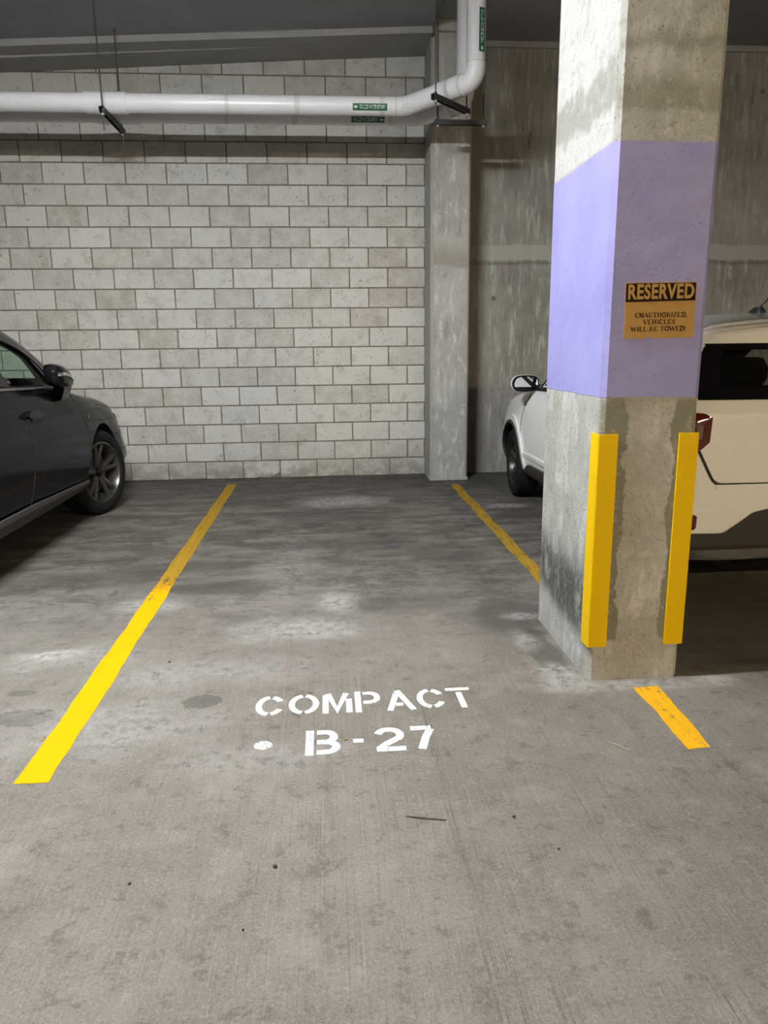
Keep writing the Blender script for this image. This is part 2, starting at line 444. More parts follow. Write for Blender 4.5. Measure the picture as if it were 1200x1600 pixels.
    tilt = n.math('ADD', wz, n.math('MULTIPLY', n.math('SUBTRACT', wy, 2.9), -0.18))
    zone = n.math('MULTIPLY', zone, n.step(tilt, 0.03, 0.17))
    c = n.mix(n.math('MULTIPLY', n.math('MULTIPLY', zone, n.math('SUBTRACT', 1.0, front)), n.step(sc, 0.30, 0.52, 0.25, 0.92)), c, (0.06, 0.058, 0.055))
    mid = n.noise(w, 24, 7, 0.75)
    c = n.mix(n.step(mid, 0.34, 0.46, 0.45, 0), c, (0.22, 0.21, 0.175))
    c = n.mix(n.step(mid, 0.54, 0.66, 0, 0.4), c, (0.60, 0.595, 0.56))
    c = n.mix(n.step(fine, 0.32, 0.44, 0.6, 0), c, (0.16, 0.15, 0.125))
    pit = n.voro(w, 34)
    c = n.mix(n.math('MULTIPLY', n.step(pit, 0.06, 0.11, 1, 0), n.step(n.noise(w, 5, 3), 0.5, 0.6)), c, (0.09, 0.085, 0.07))
    n.color(c); n.bump(n.math('ADD', n.math('MULTIPLY', st, 1.4), n.math('ADD', n.math('ADD', fine, mid), n.math('MULTIPLY', sk, hi))), 0.6, 0.012)
    M['column'] = n.m
    n = NT('lavender_paint', 0.55, spec=0.35)
    w = n.world()
    c = n.mix(n.step(n.noise(w, 3.5, 4), 0.3, 0.7), (0.262, 0.252, 0.53), (0.305, 0.295, 0.58))
    c = n.mix(n.step(n.voro(w, 30), 0.07, 0.10, 0.8, 0), c, (0.12, 0.10, 0.14))
    n.color(c); n.bump(n.math('ADD', n.noise(n.map(w, (4, 4, 7)), 1.0, 4), n.math('MULTIPLY', n.noise(w, 60, 3), 0.25)), 0.45, 0.012)
    M['lavender'] = n.m

    # --- dark slab soffit
    n = NT('slab_soffit', 0.85, spec=0.15)
    w = n.world()
    n.color(n.mix(n.noise(w, 2.5, 6, 0.7), (0.23, 0.23, 0.245), (0.33, 0.33, 0.345)))
    n.bump(n.noise(w, 40, 4), 0.3, 0.006)
    M['soffit'] = n.m
    n = NT('beam_concrete', 0.85, spec=0.15)
    w = n.world()
    n.color(n.mix(n.noise(n.map(w, (1, 8, 8)), 2.5, 6, 0.7), (0.24, 0.235, 0.23), (0.40, 0.395, 0.385)))
    n.bump(n.noise(w, 50, 4), 0.3, 0.006)
    M['beam'] = n.m

    # --- paints on the floor (worn through in places)
    def line_mat(name, c0, c1, wear_lo, wear_hi, ypos=None):
        n = NT(name, 0.7, spec=0.08)
        w = n.world(); wx, wy, wz = n.xyz(w)
        nf = n.math('ADD', n.math('MULTIPLY', n.noise(w, 110, 4, 0.75), 0.55), n.math('MULTIPLY', n.noise(w, 16, 5, 0.75), 0.45))
        streak = n.noise(n.map(w, (60, 3, 1)), 1.0, 4, 0.7)
        c = n.mix(n.noise(w, 6, 4), c0, c1)
        c = n.mix(n.step(nf, 0.2, 0.42, 0.55, 0), c, (0.30, 0.19, 0.02))
        if ypos is not None:
            old = n.step(wy, ypos[0], ypos[1])
            c = n.mix(n.math('MULTIPLY', old, 0.88), c, (0.30, 0.185, 0.022))
            k = n.math('ADD', n.math('MULTIPLY', nf, 0.6), n.math('MULTIPLY', streak, 0.4))
            k = n.math('SUBTRACT', k, n.math('MULTIPLY', old, 0.085))
            gap = n.math('MULTIPLY', n.step(wy, ypos[0] - 0.30, ypos[0] - 0.02), n.step(wy, ypos[0] + 0.05, ypos[0] + 0.5, 1, 0))
            k = n.math('SUBTRACT', k, n.math('MULTIPLY', gap, 0.09))
        else:
            k = n.math('ADD', n.math('MULTIPLY', nf, 0.6), n.math('MULTIPLY', streak, 0.4))
        n.color(c); n.bump(nf, 0.4, 0.004)
        n.mask(n.step(k, wear_lo, wear_hi))
        return n.m
    M['line_left'] = line_mat('yellow_line_paint', (0.64, 0.315, 0.0005), (0.72, 0.37, 0.001), 0.31, 0.38, (4.15, 4.5))
    M['line_old'] = line_mat('faded_yellow_line_paint', (0.30, 0.185, 0.02), (0.38, 0.24, 0.028), 0.40, 0.50)
    M['line_stub'] = line_mat('orange_yellow_line_paint', (0.62, 0.32, 0.01), (0.72, 0.40, 0.015), 0.40, 0.47)
    n = NT('white_stencil_paint', 0.6, spec=0.3)
    w = n.world(); nf = n.noise(w, 150, 4, 0.7)
    n.color(n.mix(n.noise(w, 20, 4), (0.66, 0.66, 0.66), (0.85, 0.85, 0.86)))
    n.mask(n.step(n.math('ADD', n.math('MULTIPLY', nf, 0.55), n.math('MULTIPLY', n.noise(n.map(w, (90, 5, 1)), 1.0, 4, 0.7), 0.45)), 0.405, 0.475))
    M['stencil'] = n.m
    n = NT('white_paint_spot', 0.6, spec=0.3)
    w = n.world()
    n.color(n.mix(n.noise(w, 20, 4), (0.55, 0.54, 0.51), (0.7, 0.69, 0.66)))
    n.mask(n.step(n.noise(w, 160, 4, 0.7), 0.42, 0.55, 0.15, 1.0))
    M['spot'] = n.m
    n = NT('yellow_guard_paint', 0.5, spec=0.15)
    w = n.world(); nf = n.noise(w, 50, 4, 0.7)
    c = n.mix(n.noise(w, 5, 4), (0.72, 0.44, 0.001), (0.82, 0.53, 0.002))
    c = n.mix(n.step(n.noise(w, 38, 4, 0.7), 0.70, 0.75), c, (0.16, 0.09, 0.03))
    n.color(c); n.bump(nf, 0.25, 0.006)
    M['guard'] = n.m

    # --- pipes
    n = NT('white_pipe_jacket', 0.32, spec=0.5)
    n.color(n.mix(n.noise(n.world(), 3, 4), (0.66, 0.66, 0.68), (0.75, 0.75, 0.77)))
    n.bump(n.noise(n.world(), 9, 3), 0.08, 0.01)
    M['pipe'] = n.m
    M['tape'] = plain('pipe_joint_tape', (0.58, 0.58, 0.57), 0.5)
    M['steel'] = plain('dark_strut_steel', (0.055, 0.055, 0.058), 0.5, 0.6)
    M['rod'] = plain('threaded_rod_steel', (0.075, 0.075, 0.078), 0.45, 0.7)
    M['zinc'] = plain('zinc_nut', (0.6, 0.6, 0.58), 0.35, 0.9)
    M['green'] = plain('green_pipe_label', (0.008, 0.105, 0.055), 0.4)
    M['white_print'] = plain('white_print', (0.82, 0.83, 0.82), 0.5, vary=0.03)
    # --- sign
    n = NT('aged_tan_sign', 0.7, spec=0.1)
    w = n.world()
    c = n.mix(n.noise(w, 14, 5, 0.65), (0.36, 0.205, 0.062), (0.50, 0.31, 0.11))
    c = n.mix(n.step(n.noise(w, 45, 4), 0.66, 0.74, 0, 0.6), c, (0.30, 0.16, 0.05))
    n.color(c); M['tan'] = n.m
    M['ink'] = plain('dark_sign_ink', (0.016, 0.009, 0.006), 0.7, spec=0.08)
    # --- cars
    M['paint_grey'] = plain('graphite_car_paint', (0.006, 0.006, 0.0085), 0.12, 0.0, 0.09, 0.0, 0.05)
    M['paint_white'] = plain('white_car_paint', (0.82, 0.82, 0.81), 0.30, 0.0, 0.5, 0.7, 0.03)
    M['roof_grey'] = plain('pale_grey_roof_paint', (0.45, 0.46, 0.50), 0.25, 0.3, 0.5, 0.6, 0.03)
    M['dark'] = plain('car_dark_trim', (0.010, 0.010, 0.011), 0.5)
    M['gloss'] = plain('gloss_black_trim', (0.005, 0.005, 0.007), 0.12, spec=0.25)
    M['clad'] = plain('matte_black_cladding', (0.030, 0.027, 0.024), 0.55, bump=0.1, scale=40)
    M['sillgrey'] = plain('grey_rocker_trim', (0.10, 0.10, 0.105), 0.4, 0.3)
    M['silver'] = plain('dull_silver_trim', (0.16, 0.155, 0.145), 0.35, 0.6)
    M['chrome'] = plain('chrome', (0.75, 0.75, 0.76), 0.12, 1.0, vary=0.03)
    M['tyre'] = plain('tyre_rubber', (0.010, 0.010, 0.011), 0.8, spec=0.15, bump=0.2, scale=30)
    M['rim_grey'] = plain('grey_alloy', (0.095, 0.092, 0.088), 0.3, 0.75)
    M['rim_dark'] = plain('black_alloy', (0.03, 0.03, 0.032), 0.35, 0.5)
    M['seat'] = plain('dark_seat_fabric', (0.012, 0.012, 0.013), 0.8)
    n = NT('tail_lamp_red', 0.1, spec=0.5, coat=0.8)
    n.color(n.mix(n.noise(n.P, 30, 2), (0.055, 0.002, 0.004), (0.11, 0.004, 0.007)))
    M['red'] = n.m
    M['lens'] = plain('clear_lamp_lens', (0.17, 0.12, 0.105), 0.2)
    M['plate'] = plain('number_plate', (0.6, 0.6, 0.58), 0.4)
    M['mirror'] = plain('mirror_glass', (0.9, 0.92, 0.92), 0.02, 1.0, vary=0.01)
    def glass(name, tint, amt):
        m = bpy.data.materials.new(name); m.use_nodes = True
        t = m.node_tree; t.nodes.remove(t.nodes['Principled BSDF'])
        out = [q for q in t.nodes if q.type == 'OUTPUT_MATERIAL'][0]
        tr = t.nodes.new('ShaderNodeBsdfTransparent'); tr.inputs[0].default_value = (*tint, 1)
        gl = t.nodes.new('ShaderNodeBsdfGlossy'); gl.inputs['Roughness'].default_value = 0.02
        tcn = t.nodes.new('ShaderNodeTexCoord'); nz = t.nodes.new('ShaderNodeTexNoise'); nz.inputs['Scale'].default_value = 3.0
        t.links.new(tcn.outputs['Object'], nz.inputs['Vector'])
        mr = t.nodes.new('ShaderNodeMapRange'); mr.inputs['To Min'].default_value = amt * 0.95; mr.inputs['To Max'].default_value = amt * 1.05
        t.links.new(nz.outputs['Fac'], mr.inputs['Value'])
        mx = t.nodes.new('ShaderNodeMixShader')
        t.links.new(mr.outputs['Result'], mx.inputs[0])
        t.links.new(tr.outputs[0], mx.inputs[1]); t.links.new(gl.outputs[0], mx.inputs[2]); t.links.new(mx.outputs[0], out.inputs[0])
        return m
    M['glass_green'] = glass('green_tinted_car_glass', (0.72, 0.84, 0.77), 0.05)
    M['glass_dark'] = glass('privacy_car_glass', (0.72, 0.74, 0.71), 0.04)
    M['glass_clear'] = glass('windscreen_glass', (0.92, 0.94, 0.92), 0.05)
    M['housing'] = plain('white_lamp_housing', (0.7, 0.7, 0.68), 0.4)
    M['pebble'] = plain('dark_pebble', (0.02, 0.018, 0.016), 0.7)
    M['twig'] = plain('dry_twig', (0.34, 0.30, 0.24), 0.8)
    M['twig_dark'] = plain('dark_twig', (0.06, 0.05, 0.04), 0.8)
    M['leaf'] = plain('dry_leaf', (0.40, 0.27, 0.10), 0.8)
build_materials()

# ================================================================== STRUCTURE
XL, XR, YB, YW = -7.2, 9.0, -7.0, 8.12          # room extents; YW: face of the far wall
PX0, PX1, PYF = 1.07, 1.47, 7.66                # pilaster
def z_beam(x): return 4.195 + 0.045 * x
def z_slab(x): return z_beam(x) + 0.057

fl_bm = bmesh.new()
box(fl_bm, XL - 0.3, YB - 0.3, -0.2, XR + 0.3, YW + 0.3, 0.0)
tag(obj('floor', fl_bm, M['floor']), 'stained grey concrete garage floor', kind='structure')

def sloped(name, x0, x1, sec0, sec1, m, parent=None):
    o = obj(name, loft([[(x0, y, z) for y, z in sec0], [(x1, y, z) for y, z in sec1]]), m, parent)
    return o
ceil = sloped('ceiling', XL - 0.3, PX0, *[[(YB - 0.3, z), (YW + 0.3, z), (YW + 0.3, z + 0.3), (YB - 0.3, z + 0.3)] for z in (z_slab(XL - 0.3), z_slab(PX0))], M['soffit'])
tag(ceil, 'dark sloping concrete slab overhead', kind='structure')
c2 = obj('ceiling', B(PX0, YB - 0.3, 4.385, XR + 0.3, YW + 0.3, 4.7), M['soffit'])
tag(c2, 'dark level concrete slab over the right bay', kind='structure')
# form-joint ridges on the slab
for a, b in (((-0.046, 6.2), (-0.040, 7.54)), ((-0.9, 7.535), (-0.04, 7.535))):
    bm = bmesh.new()
    tube(bm, [(a[0], a[1], z_slab(a[0])), (b[0], b[1], z_slab(b[0]))], 0.004, 6)
    obj('form_joint_ridge', bm, M['beam'], ceil)
beam = sloped('trim_1', XL, PX0, *[[(7.55, z), (YW + 0.1, z), (YW + 0.1, z + 0.12), (7.55, z + 0.12)] for z in (z_beam(XL), z_beam(PX0))], M['beam'])
tag(beam, 'shallow concrete drop beam along the top of the block wall', kind='structure')
pad = sloped('trim_2', XL, -0.35, *[[(7.76, z - d), (YW, z - d), (YW, z + 0.01), (7.76, z + 0.01)] for z, d in ((z_beam(XL), 0.05), (z_beam(-0.35), 0.0015))], M['beam'])
tag(pad, 'thin tapering concrete ledge under the drop beam', kind='structure')
tag(obj('trim_3', B(PX1, YW - 0.03, 4.33, XR, YW + 0.02, 4.385), M['beam']), 'thin concrete strip where the poured wall meets the slab', kind='structure')
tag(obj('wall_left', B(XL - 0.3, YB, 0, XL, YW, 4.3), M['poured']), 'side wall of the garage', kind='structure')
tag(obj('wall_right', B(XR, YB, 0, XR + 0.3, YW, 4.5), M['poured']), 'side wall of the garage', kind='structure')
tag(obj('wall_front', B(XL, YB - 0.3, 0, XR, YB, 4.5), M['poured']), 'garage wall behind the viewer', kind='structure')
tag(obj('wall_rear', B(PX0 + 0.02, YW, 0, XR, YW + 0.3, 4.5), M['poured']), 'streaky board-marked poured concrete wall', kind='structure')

# block wall: mortar backing with single blocks set proud of it
wb = obj('wall_back', B(XL, YW + 0.009, 0, PX0 + 0.02, YW + 0.3, 4.45), M['mortar'])
tag(wb, 'grey concrete block wall in running bond', kind='structure')
BW, BH, JT = 0.4064, 0.2032, 0.011
def block_mesh(w, h, seed, chip=False):
    r = random.Random(seed)
    bm = bmesh.new()
    box(bm, -w / 2, 0, -h / 2, w / 2, 0.05, h / 2)
    for v in bm.verts:
        v.co.x += r.uniform(-0.0014, 0.0014); v.co.z += r.uniform(-0.0014, 0.0014)
        if v.co.y < 0.01: v.co.y += r.uniform(-0.001, 0.0015)
    es = [e for e in bm.edges if all(v.co.y < 0.02 for v in e.verts)]
    bmesh.ops.bevel(bm, geom=es, offset=0.004 + r.uniform(-0.001, 0.002), segments=1, affect='EDGES')
    if chip:                                    # knocked-off lower corner
        bmesh.ops.bisect_plane(bm, geom=bm.verts[:] + bm.edges[:] + bm.faces[:], plane_co=(w / 2 - 0.13, 0, -h / 2), plane_no=(0.45, -0.35, -1.0), clear_outer=True)
        bmesh.ops.holes_fill(bm, edges=[e for e in bm.edges if e.is_boundary])
    me = bpy.data.meshes.new('concrete_block'); bm.normal_update(); bm.to_mesh(me); bm.free()
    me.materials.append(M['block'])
    return me
FULL = [block_mesh(BW - JT, BH - JT, i) for i in range(7)]
HALF = [block_mesh(0.189 - JT, BH - JT, 20 + i) for i in range(3)]
Z0 = -0.0136
LOWH = BH + Z0 - JT / 2
LOW = [block_mesh(BW - JT, LOWH, 40 + i) for i in range(3)]
LOWC = block_mesh(BW - JT, LOWH, 50, True)
NPART = 14
rest = bmesh.new()
for k in range(21):
    zc = Z0 + (k + 0.5) * BH
    odd = k % 2
    xr = 0.879 if odd else 0.676 + BW
    if odd:
        link('concrete_block', rnd.choice(HALF), parent=wb, loc=((0.879 + PX0) / 2, YW, zc))
    for c in range(20):
        xc = xr - (c + 0.5) * BW
        if xc - BW / 2 < XL: break
        if k == 0: zz = (LOWH) / 2
        else: zz = zc
        if c < NPART - (1 if odd else 0):
            me = rnd.choice(LOW) if k == 0 else rnd.choice(FULL)
            if k == 0 and c == 4: me = LOWC
            o = link('concrete_block', me, parent=wb, loc=(xc, YW + rnd.uniform(-0.0015, 0.0015), zz))
            if k and rnd.random() < 0.5: o.rotation_euler.y = PI
        else:
            h = (LOWH if k == 0 else BH - JT) / 2
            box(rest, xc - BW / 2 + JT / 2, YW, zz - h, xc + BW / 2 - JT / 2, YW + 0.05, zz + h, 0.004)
tag(obj('far_block_courses', rest, M['block'], wb), kind='stuff')

# ================================================================== PILASTER
pil = empty('wall_pilaster', (PX0, PYF, 0))
tag(pil, 'narrow grey concrete pilaster standing against the block wall', 'pilaster')
def chamfered(x0, y0, x1, y1, z0, z1, c, bm=None):
    bm = bm or bmesh.new()
    return prism(bm, [(x0 + c, y0), (x1 - c, y0), (x1, y0 + c), (x1, y1 - c), (x1 - c, y1), (x0 + c, y1), (x0, y1 - c), (x0, y0 + c)], z0, z1)
obj('shaft', chamfered(0, 0, PX1 - PX0, YW - PYF + 0.02, 0, 4.385, 0.016), M['pilaster'], pil)
obj('corbel', B(0.0, -0.055, 4.285, 0.24, 0.0, 4.385, 0.006), M['pilaster'], pil)
obj('base_skirt', B(-0.008, -0.008, 0, PX1 - PX0 + 0.008, 0.2, 0.035, 0.006), M['pilaster'], pil)

# ================================================================== NEAR COLUMN
CX0, CX1, CY0, CY1 = 1.073, 1.473, 2.83, 3.58
colm = empty('concrete_column', (CX0, CY0, 0))
tag(colm, 'square concrete column with lavender band and yellow steel corner guards', 'column')
cw, cl = CX1 - CX0, CY1 - CY0
obj('shaft', chamfered(0, 0, cw, cl, 0, 4.385, 0.020), M['column'], colm)
bm = bmesh.new()
e = 0.0015
def ring_pts(x0, y0, x1, y1, c):
    return [(x0 + c, y0), (x1 - c, y0), (x1, y0 + c), (x1, y1 - c), (x1 - c, y1), (x0 + c, y1), (x0, y1 - c), (x0, y0 + c)]
ro, ri = ring_pts(-e, -e, cw + e, cl + e, 0.0206), ring_pts(0.001, 0.001, cw - 0.001, cl - 0.001, 0.02)
nb = 8
def zt(p): return 2.128 + 0.0015 * math.sin(p[0] * 17 + p[1] * 9)
def zb_(p): return 1.200 + 0.002 * math.sin(p[0] * 13 + p[1] * 21)
def densify(r):
    out = []
    for i in range(len(r)):
        a, b = r[i], r[(i + 1) % len(r)]
        k = max(1, int(math.hypot(b[0] - a[0], b[1] - a[1]) / 0.06))
        out += [(a[0] + (b[0] - a[0]) * j / k, a[1] + (b[1] - a[1]) * j / k) for j in range(k)]
    return out
# same number of points on both rings
ro2 = densify(ro)
ri2 = [(min(max(p[0], 0.001), cw - 0.001), min(max(p[1], 0.001), cl - 0.001)) for p in ro2]
rows = [[bm.verts.new((p[0], p[1], zz)) for p, zz in zip(r, zs)] for r, zs in ((ri2, [zb_(p) for p in ro2]), (ro2, [zb_(p) for p in ro2]), (ro2, [zt(p) for p in ro2]), (ri2, [zt(p) for p in ro2]))]
n_ = len(ro2)
for a, b in ((0, 1), (1, 2), (2, 3)):
    for i in range(n_):
        j = (i + 1) % n_
        bm.faces.new((rows[a][i], rows[a][j], rows[b][j], rows[b][i]))
bmesh.ops.recalc_face_normals(bm, faces=bm.faces)
o = obj('paint_band', bm, M['lavender'], colm); o['label'] = 'lavender painted band'
def guard(sx):
    t, leg = 0.008, 0.082
    pts = [(0, 0), (leg, 0), (leg, t), (t, t), (t, leg), (0, leg)]
    if sx < 0: pts = [(-x, y) for x, y in pts][::-1]
    bm = bmesh.new()
    prism(bm, pts, 0.155, 1.055)
    es = [q for q in bm.edges if abs(q.verts[0].co.z - q.verts[1].co.z) > 0.5 and abs(q.verts[0].co.x) < 1e-4 and abs(q.verts[0].co.y) < 1e-4]
    bmesh.ops.bevel(bm, geom=es, offset=0.006, segments=3, affect='EDGES', profile=0.5)
    return bm
for sx, x in ((1, -0.008), (-1, cw + 0.008)):
    g = obj('corner_guard', guard(sx), M['guard'], colm, loc=(x, -0.008, 0))
    g['label'] = 'yellow steel corner guard'
# guard bolt heads on the left one
# ================================================================== SIGN
sg = empty('reserved_sign', (1.283, CY0 - 0.0016, 1.425))
tag(sg, 'tan RESERVED towing notice stuck on the lavender band of the column', 'sign')
SXm, SZm = -1.283, -1.425
def splace(u, v, w): return (u + SXm, -0.002 - w, v + SZm)
def poly_plate(pts, y0, y1):
    bm = bmesh.new()
    a = [bm.verts.new((p[0] + SXm, y0, p[1] + SZm)) for p in pts]
    b = [bm.verts.new((p[0] + SXm, y1, p[1] + SZm)) for p in pts]
    bm.faces.new(a); bm.faces.new(b[::-1])
    for i in range(len(pts)):
        j = (i + 1) % len(pts)
        bm.faces.new((a[i], b[i], b[j], a[j]))
    bmesh.ops.recalc_face_normals(bm, faces=bm.faces)
    return bm
edge = [(1.147, 1.424)]
q = random.Random(3)
for i in range(1, 24):
    x = 1.147 + (1.424 - 1.147) * i / 24
    z = 1.4245 + 0.003 * i / 24 + q.uniform(-0.0015, 0.0015)
    if i in (8, 9): z += 0.004
    if i in (5, 6, 20): z -= 0.002
    edge.append((x, z))
edge += [(1.424, 1.4285), (1.4235, 1.50), (1.421, 1.6345), (1.30, 1.6335), (1.143, 1.632), (1.1445, 1.55)]
obj('board', poly_plate(edge, 0.0, -0.002), M['tan'], sg)
obj('header_panel', poly_plate([(1.1455, 1.5605), (1.4205, 1.566), (1.4195, 1.6315), (1.1445, 1.6285)], -0.0018, -0.0026), M['ink'], sg)
text_mesh('reserved_lettering', 'RESERVED', 0.074, M['tan'], sg,
          Matrix.Translation((0.0, -0.0030, 1.5965 - 1.425)) @ Matrix.Rotation(math.radians(0.8), 4, 'Y').inverted() @ Matrix.Rotation(PI / 2, 4, 'X'), 0.0003, 0.0026, 0.735, space=1.09)
# serif capitals drawn as strokes: (points, heavy?)
def serif(ch):
    S_, H_ = [], []
    v = lambda x, y0=0, y1=1: ([(x, y0), (x, y1)], 1)
    t = lambda x, y, w=0.16: ([(x - w, y), (x + w, y)], 0)
    D = {
        'I': ([v(.5), t(.5, 0), t(.5, 1)], .5), 'L': ([v(.25), t(.25, 0), t(.25, 1), ([(.25, 0), (.9, 0), (.92, .25)], 0)], .85),
        'E': ([v(.25), ([(.1, 1), (.9, 1), (.9, .78)], 0), ([(.1, 0), (.9, 0), (.93, .25)], 0), ([(.25, .52), (.65, .52)], 0)], .9),
        'T': ([v(.5), t(.5, 0, .2), ([(.03, .75), (.05, 1), (.95, 1), (.97, .75)], 0)], .95),
        'H': ([v(.22), v(.78), t(.22, 0), t(.22, 1), t(.78, 0), t(.78, 1), ([(.22, .52), (.78, .52)], 0)], 1.05),
        'N': ([v(.2), v(.82), ([(.2, 1), (.82, 0)], 1), t(.15, 1), t(.2, 0), t(.82, 1)], 1.05),
        'U': ([([(.22, 1), (.22, .3), (.35, .04), (.55, 0)], 1), ([(.55, 0), (.72, .06), (.8, .3), (.8, 1)], 0), t(.22, 1), t(.8, 1)], 1.0),
        'A': ([([(.12, 0), (.5, 1)], 0), ([(.5, 1), (.86, 0)], 1), t(.1, 0), t(.87, 0), ([(.25, .36), (.72, .36)], 0)], 1.0),
        'V': ([([(.12, 1), (.5, 0)], 1), ([(.5, 0), (.86, 1)], 0), t(.12, 1), t(.86, 1)], 1.0),
        'W': ([([(.06, 1), (.3, 0)], 1), ([(.3, 0), (.5, .9)], 0), ([(.5, .9), (.72, 0)], 1), ([(.72, 0), (.95, 1)], 0), t(.06, 1, .1), t(.95, 1, .1)], 1.35),
        'O': ([(arc(.5, .5, .38, .5, 90, 270), 1), (arc(.5, .5, .38, .5, -90, 90), 1)], 1.05),
        'C': ([(arc(.53, .5, .4, .5, 90, 270), 1), (arc(.53, .5, .4, .5, 30, 90, 5), 0), (arc(.53, .5, .4, .5, -90, -35, 5), 0), ([(.88, .7), (.88, 1)], 0)], 1.0),
        'D': ([v(.25), t(.2, 0), t(.2, 1), ([(.2, 1), (.45, 1)] + arc(.45, .5, .43, .5, 80, -80) + [(.45, 0), (.2, 0)], 1)], 1.05),
        'R': ([v(.25), t(.22, 0), t(.22, 1), ([(.2, 1), (.5, 1)] + arc(.5, .76, .27, .24, 80, -80, 6) + [(.5, .52), (.25, .52)], 0), ([(.48, .52), (.85, 0)], 1), t(.88, 0, .08)], 1.0),
        'B': ([v(.25), ([(.12, 1), (.5, 1)] + arc(.5, .77, .25, .23, 80, -80, 6) + [(.5, .54), (.25, .54)], 0), ([(.5, .54)] + arc(.5, .27, .33, .27, 80, -80, 6) + [(.5, 0), (.12, 0)], 0)], .95),
        'S': ([(arc(.5, .75, .28, .25, 30, 180, 7), 0), ([(.22, .75), (.3, .58), (.68, .42), (.78, .26)], 1), (arc(.5, .25, .28, .25, 0, -150, 7), 0), ([(.78, .78), (.78, 1)], 0), ([(.22, .22), (.22, 0)], 0)], .85),
        'Z': ([([(.1, .75), (.12, 1), (.85, 1)], 0), ([(.85, 1), (.12, 0)], 1), ([(.12, 0), (.88, 0), (.9, .25)], 0)], .95),
        ',': ([([(.4, .12), (.4, 0), (.2, -.22)], 1)], .4), '!': ([([(.3, 1), (.3, .35)], 1), ([(.3, .12), (.3, -.02)], 1)], .45), ' ': ([], .5)}
    return D[ch]
def serif_line(txt, xc, z, h, width, tilt=0.0):
    tot = sum(serif(c)[1] for c in txt)
    k = width / tot
    bm = bmesh.new(); x = xc - width / 2
    for ch in txt:
        st, wd = serif(ch)
        for pts, heavy in st:
            ribbon(bm, [(x + p[0] * k * wd * 0.98, z + tilt * (x - xc) + p[1] * h) for p in pts], 0.0018 if heavy else 0.0008, splace, 0.0006)
        x += wd * k
    bmesh.ops.recalc_face_normals(bm, faces=bm.faces)
    return bm
obj('notice_lettering', serif_line('UNAUTHORIZED,', 1.290, 1.5045, 0.0165, 0.210, 0.01), M['ink'], sg)
obj('notice_lettering', serif_line('VEHICLES', 1.284, 1.4790, 0.0165, 0.130, 0.01), M['ink'], sg)
obj('notice_lettering', serif_line('WILL BE TOWED!', 1.283, 1.4530, 0.0165, 0.222, 0.01), M['ink'], sg)

# ================================================================== FLOOR PAINT
def paint_line(name, xa, ya, xb, yb, w0, w1, m, label, jit=0.003, seed=1, ragged=(0, 0)):
    r = random.Random(seed)
    n = max(8, int((yb - ya) / 0.05))
    bm = bmesh.new(); rows = []
    ph = [r.uniform(0, 6.28) for _ in range(4)]
    for i in range(n + 1):
        t = i / n
        y = ya + (yb - ya) * t; x = xa + (xb - xa) * t; w = (w0 + (w1 - w0) * t) / 2
        jl = jit * (math.sin(y * 7 + ph[0]) + 0.6 * math.sin(y * 19 + ph[1])) + r.uniform(-jit, jit) * 0.5
        jr = jit * (math.sin(y * 6 + ph[2]) + 0.6 * math.sin(y * 23 + ph[3])) + r.uniform(-jit, jit) * 0.5
        e0 = (1 - t) * ragged[0] if i == 0 else 0
        rows.append([(x - w + jl, y + (r.uniform(-0.01, 0.01) if i in (0, n) else 0)), (x, y + (r.uniform(-0.01, 0.01) if i in (0, n) else 0)), (x + w + jr, y + (r.uniform(-0.01, 0.01) if i in (0, n) else 0))])
    top = [[bm.verts.new((p[0] - xa, p[1] - ya, 0.0016)) for p in q_] for q_ in rows]
    bot = [[bm.verts.new((p[0] - xa, p[1] - ya, 0.0)) for p in q_] for q_ in rows]
    for i in range(n):
        for j in range(2):
            bm.faces.new((top[i][j], top[i][j + 1], top[i + 1][j + 1], top[i + 1][j]))
    bmesh.ops.recalc_face_normals(bm, faces=bm.faces)
    for i in range(n):
        bm.faces.new((bot[i][0], top[i][0], top[i + 1][0], bot[i + 1][0])); bm.faces.new((top[i][2], bot[i][2], bot[i + 1][2], top[i + 1][2]))
    bm.faces.new([bot[0][0], bot[0][1], bot[0][2], top[0][2], top[0][1], top[0][0]])
    bm.faces.new([bot[n][2], bot[n][1], bot[n][0], top[n][0], top[n][1], top[n][2]])
    for v in [v for v in bm.verts if not v.link_faces]: bm.verts.remove(v)
    o = obj(name, bm, m, loc=(xa, ya, 0.0002))
    return tag(o, label, 'painted line', 'yellow painted bay lines')
paint_line('painted_line', -1.018, 2.26, -1.030, 7.75, 0.112, 0.096, M['line_left'], 'long yellow painted bay line left of the COMPACT lettering', 0.003, 4)
paint_line('painted_line', 1.290, 3.60, 1.292, 7.42, 0.092, 0.092, M['line_old'], 'faded yellow painted bay line running from behind the column to the pilaster', 0.004, 8)
paint_line('painted_line', 1.282, 2.265, 1.298, 2.745, 0.086, 0.108, M['line_stub'], 'short orange yellow painted line stub in front of the column', 0.004, 11)

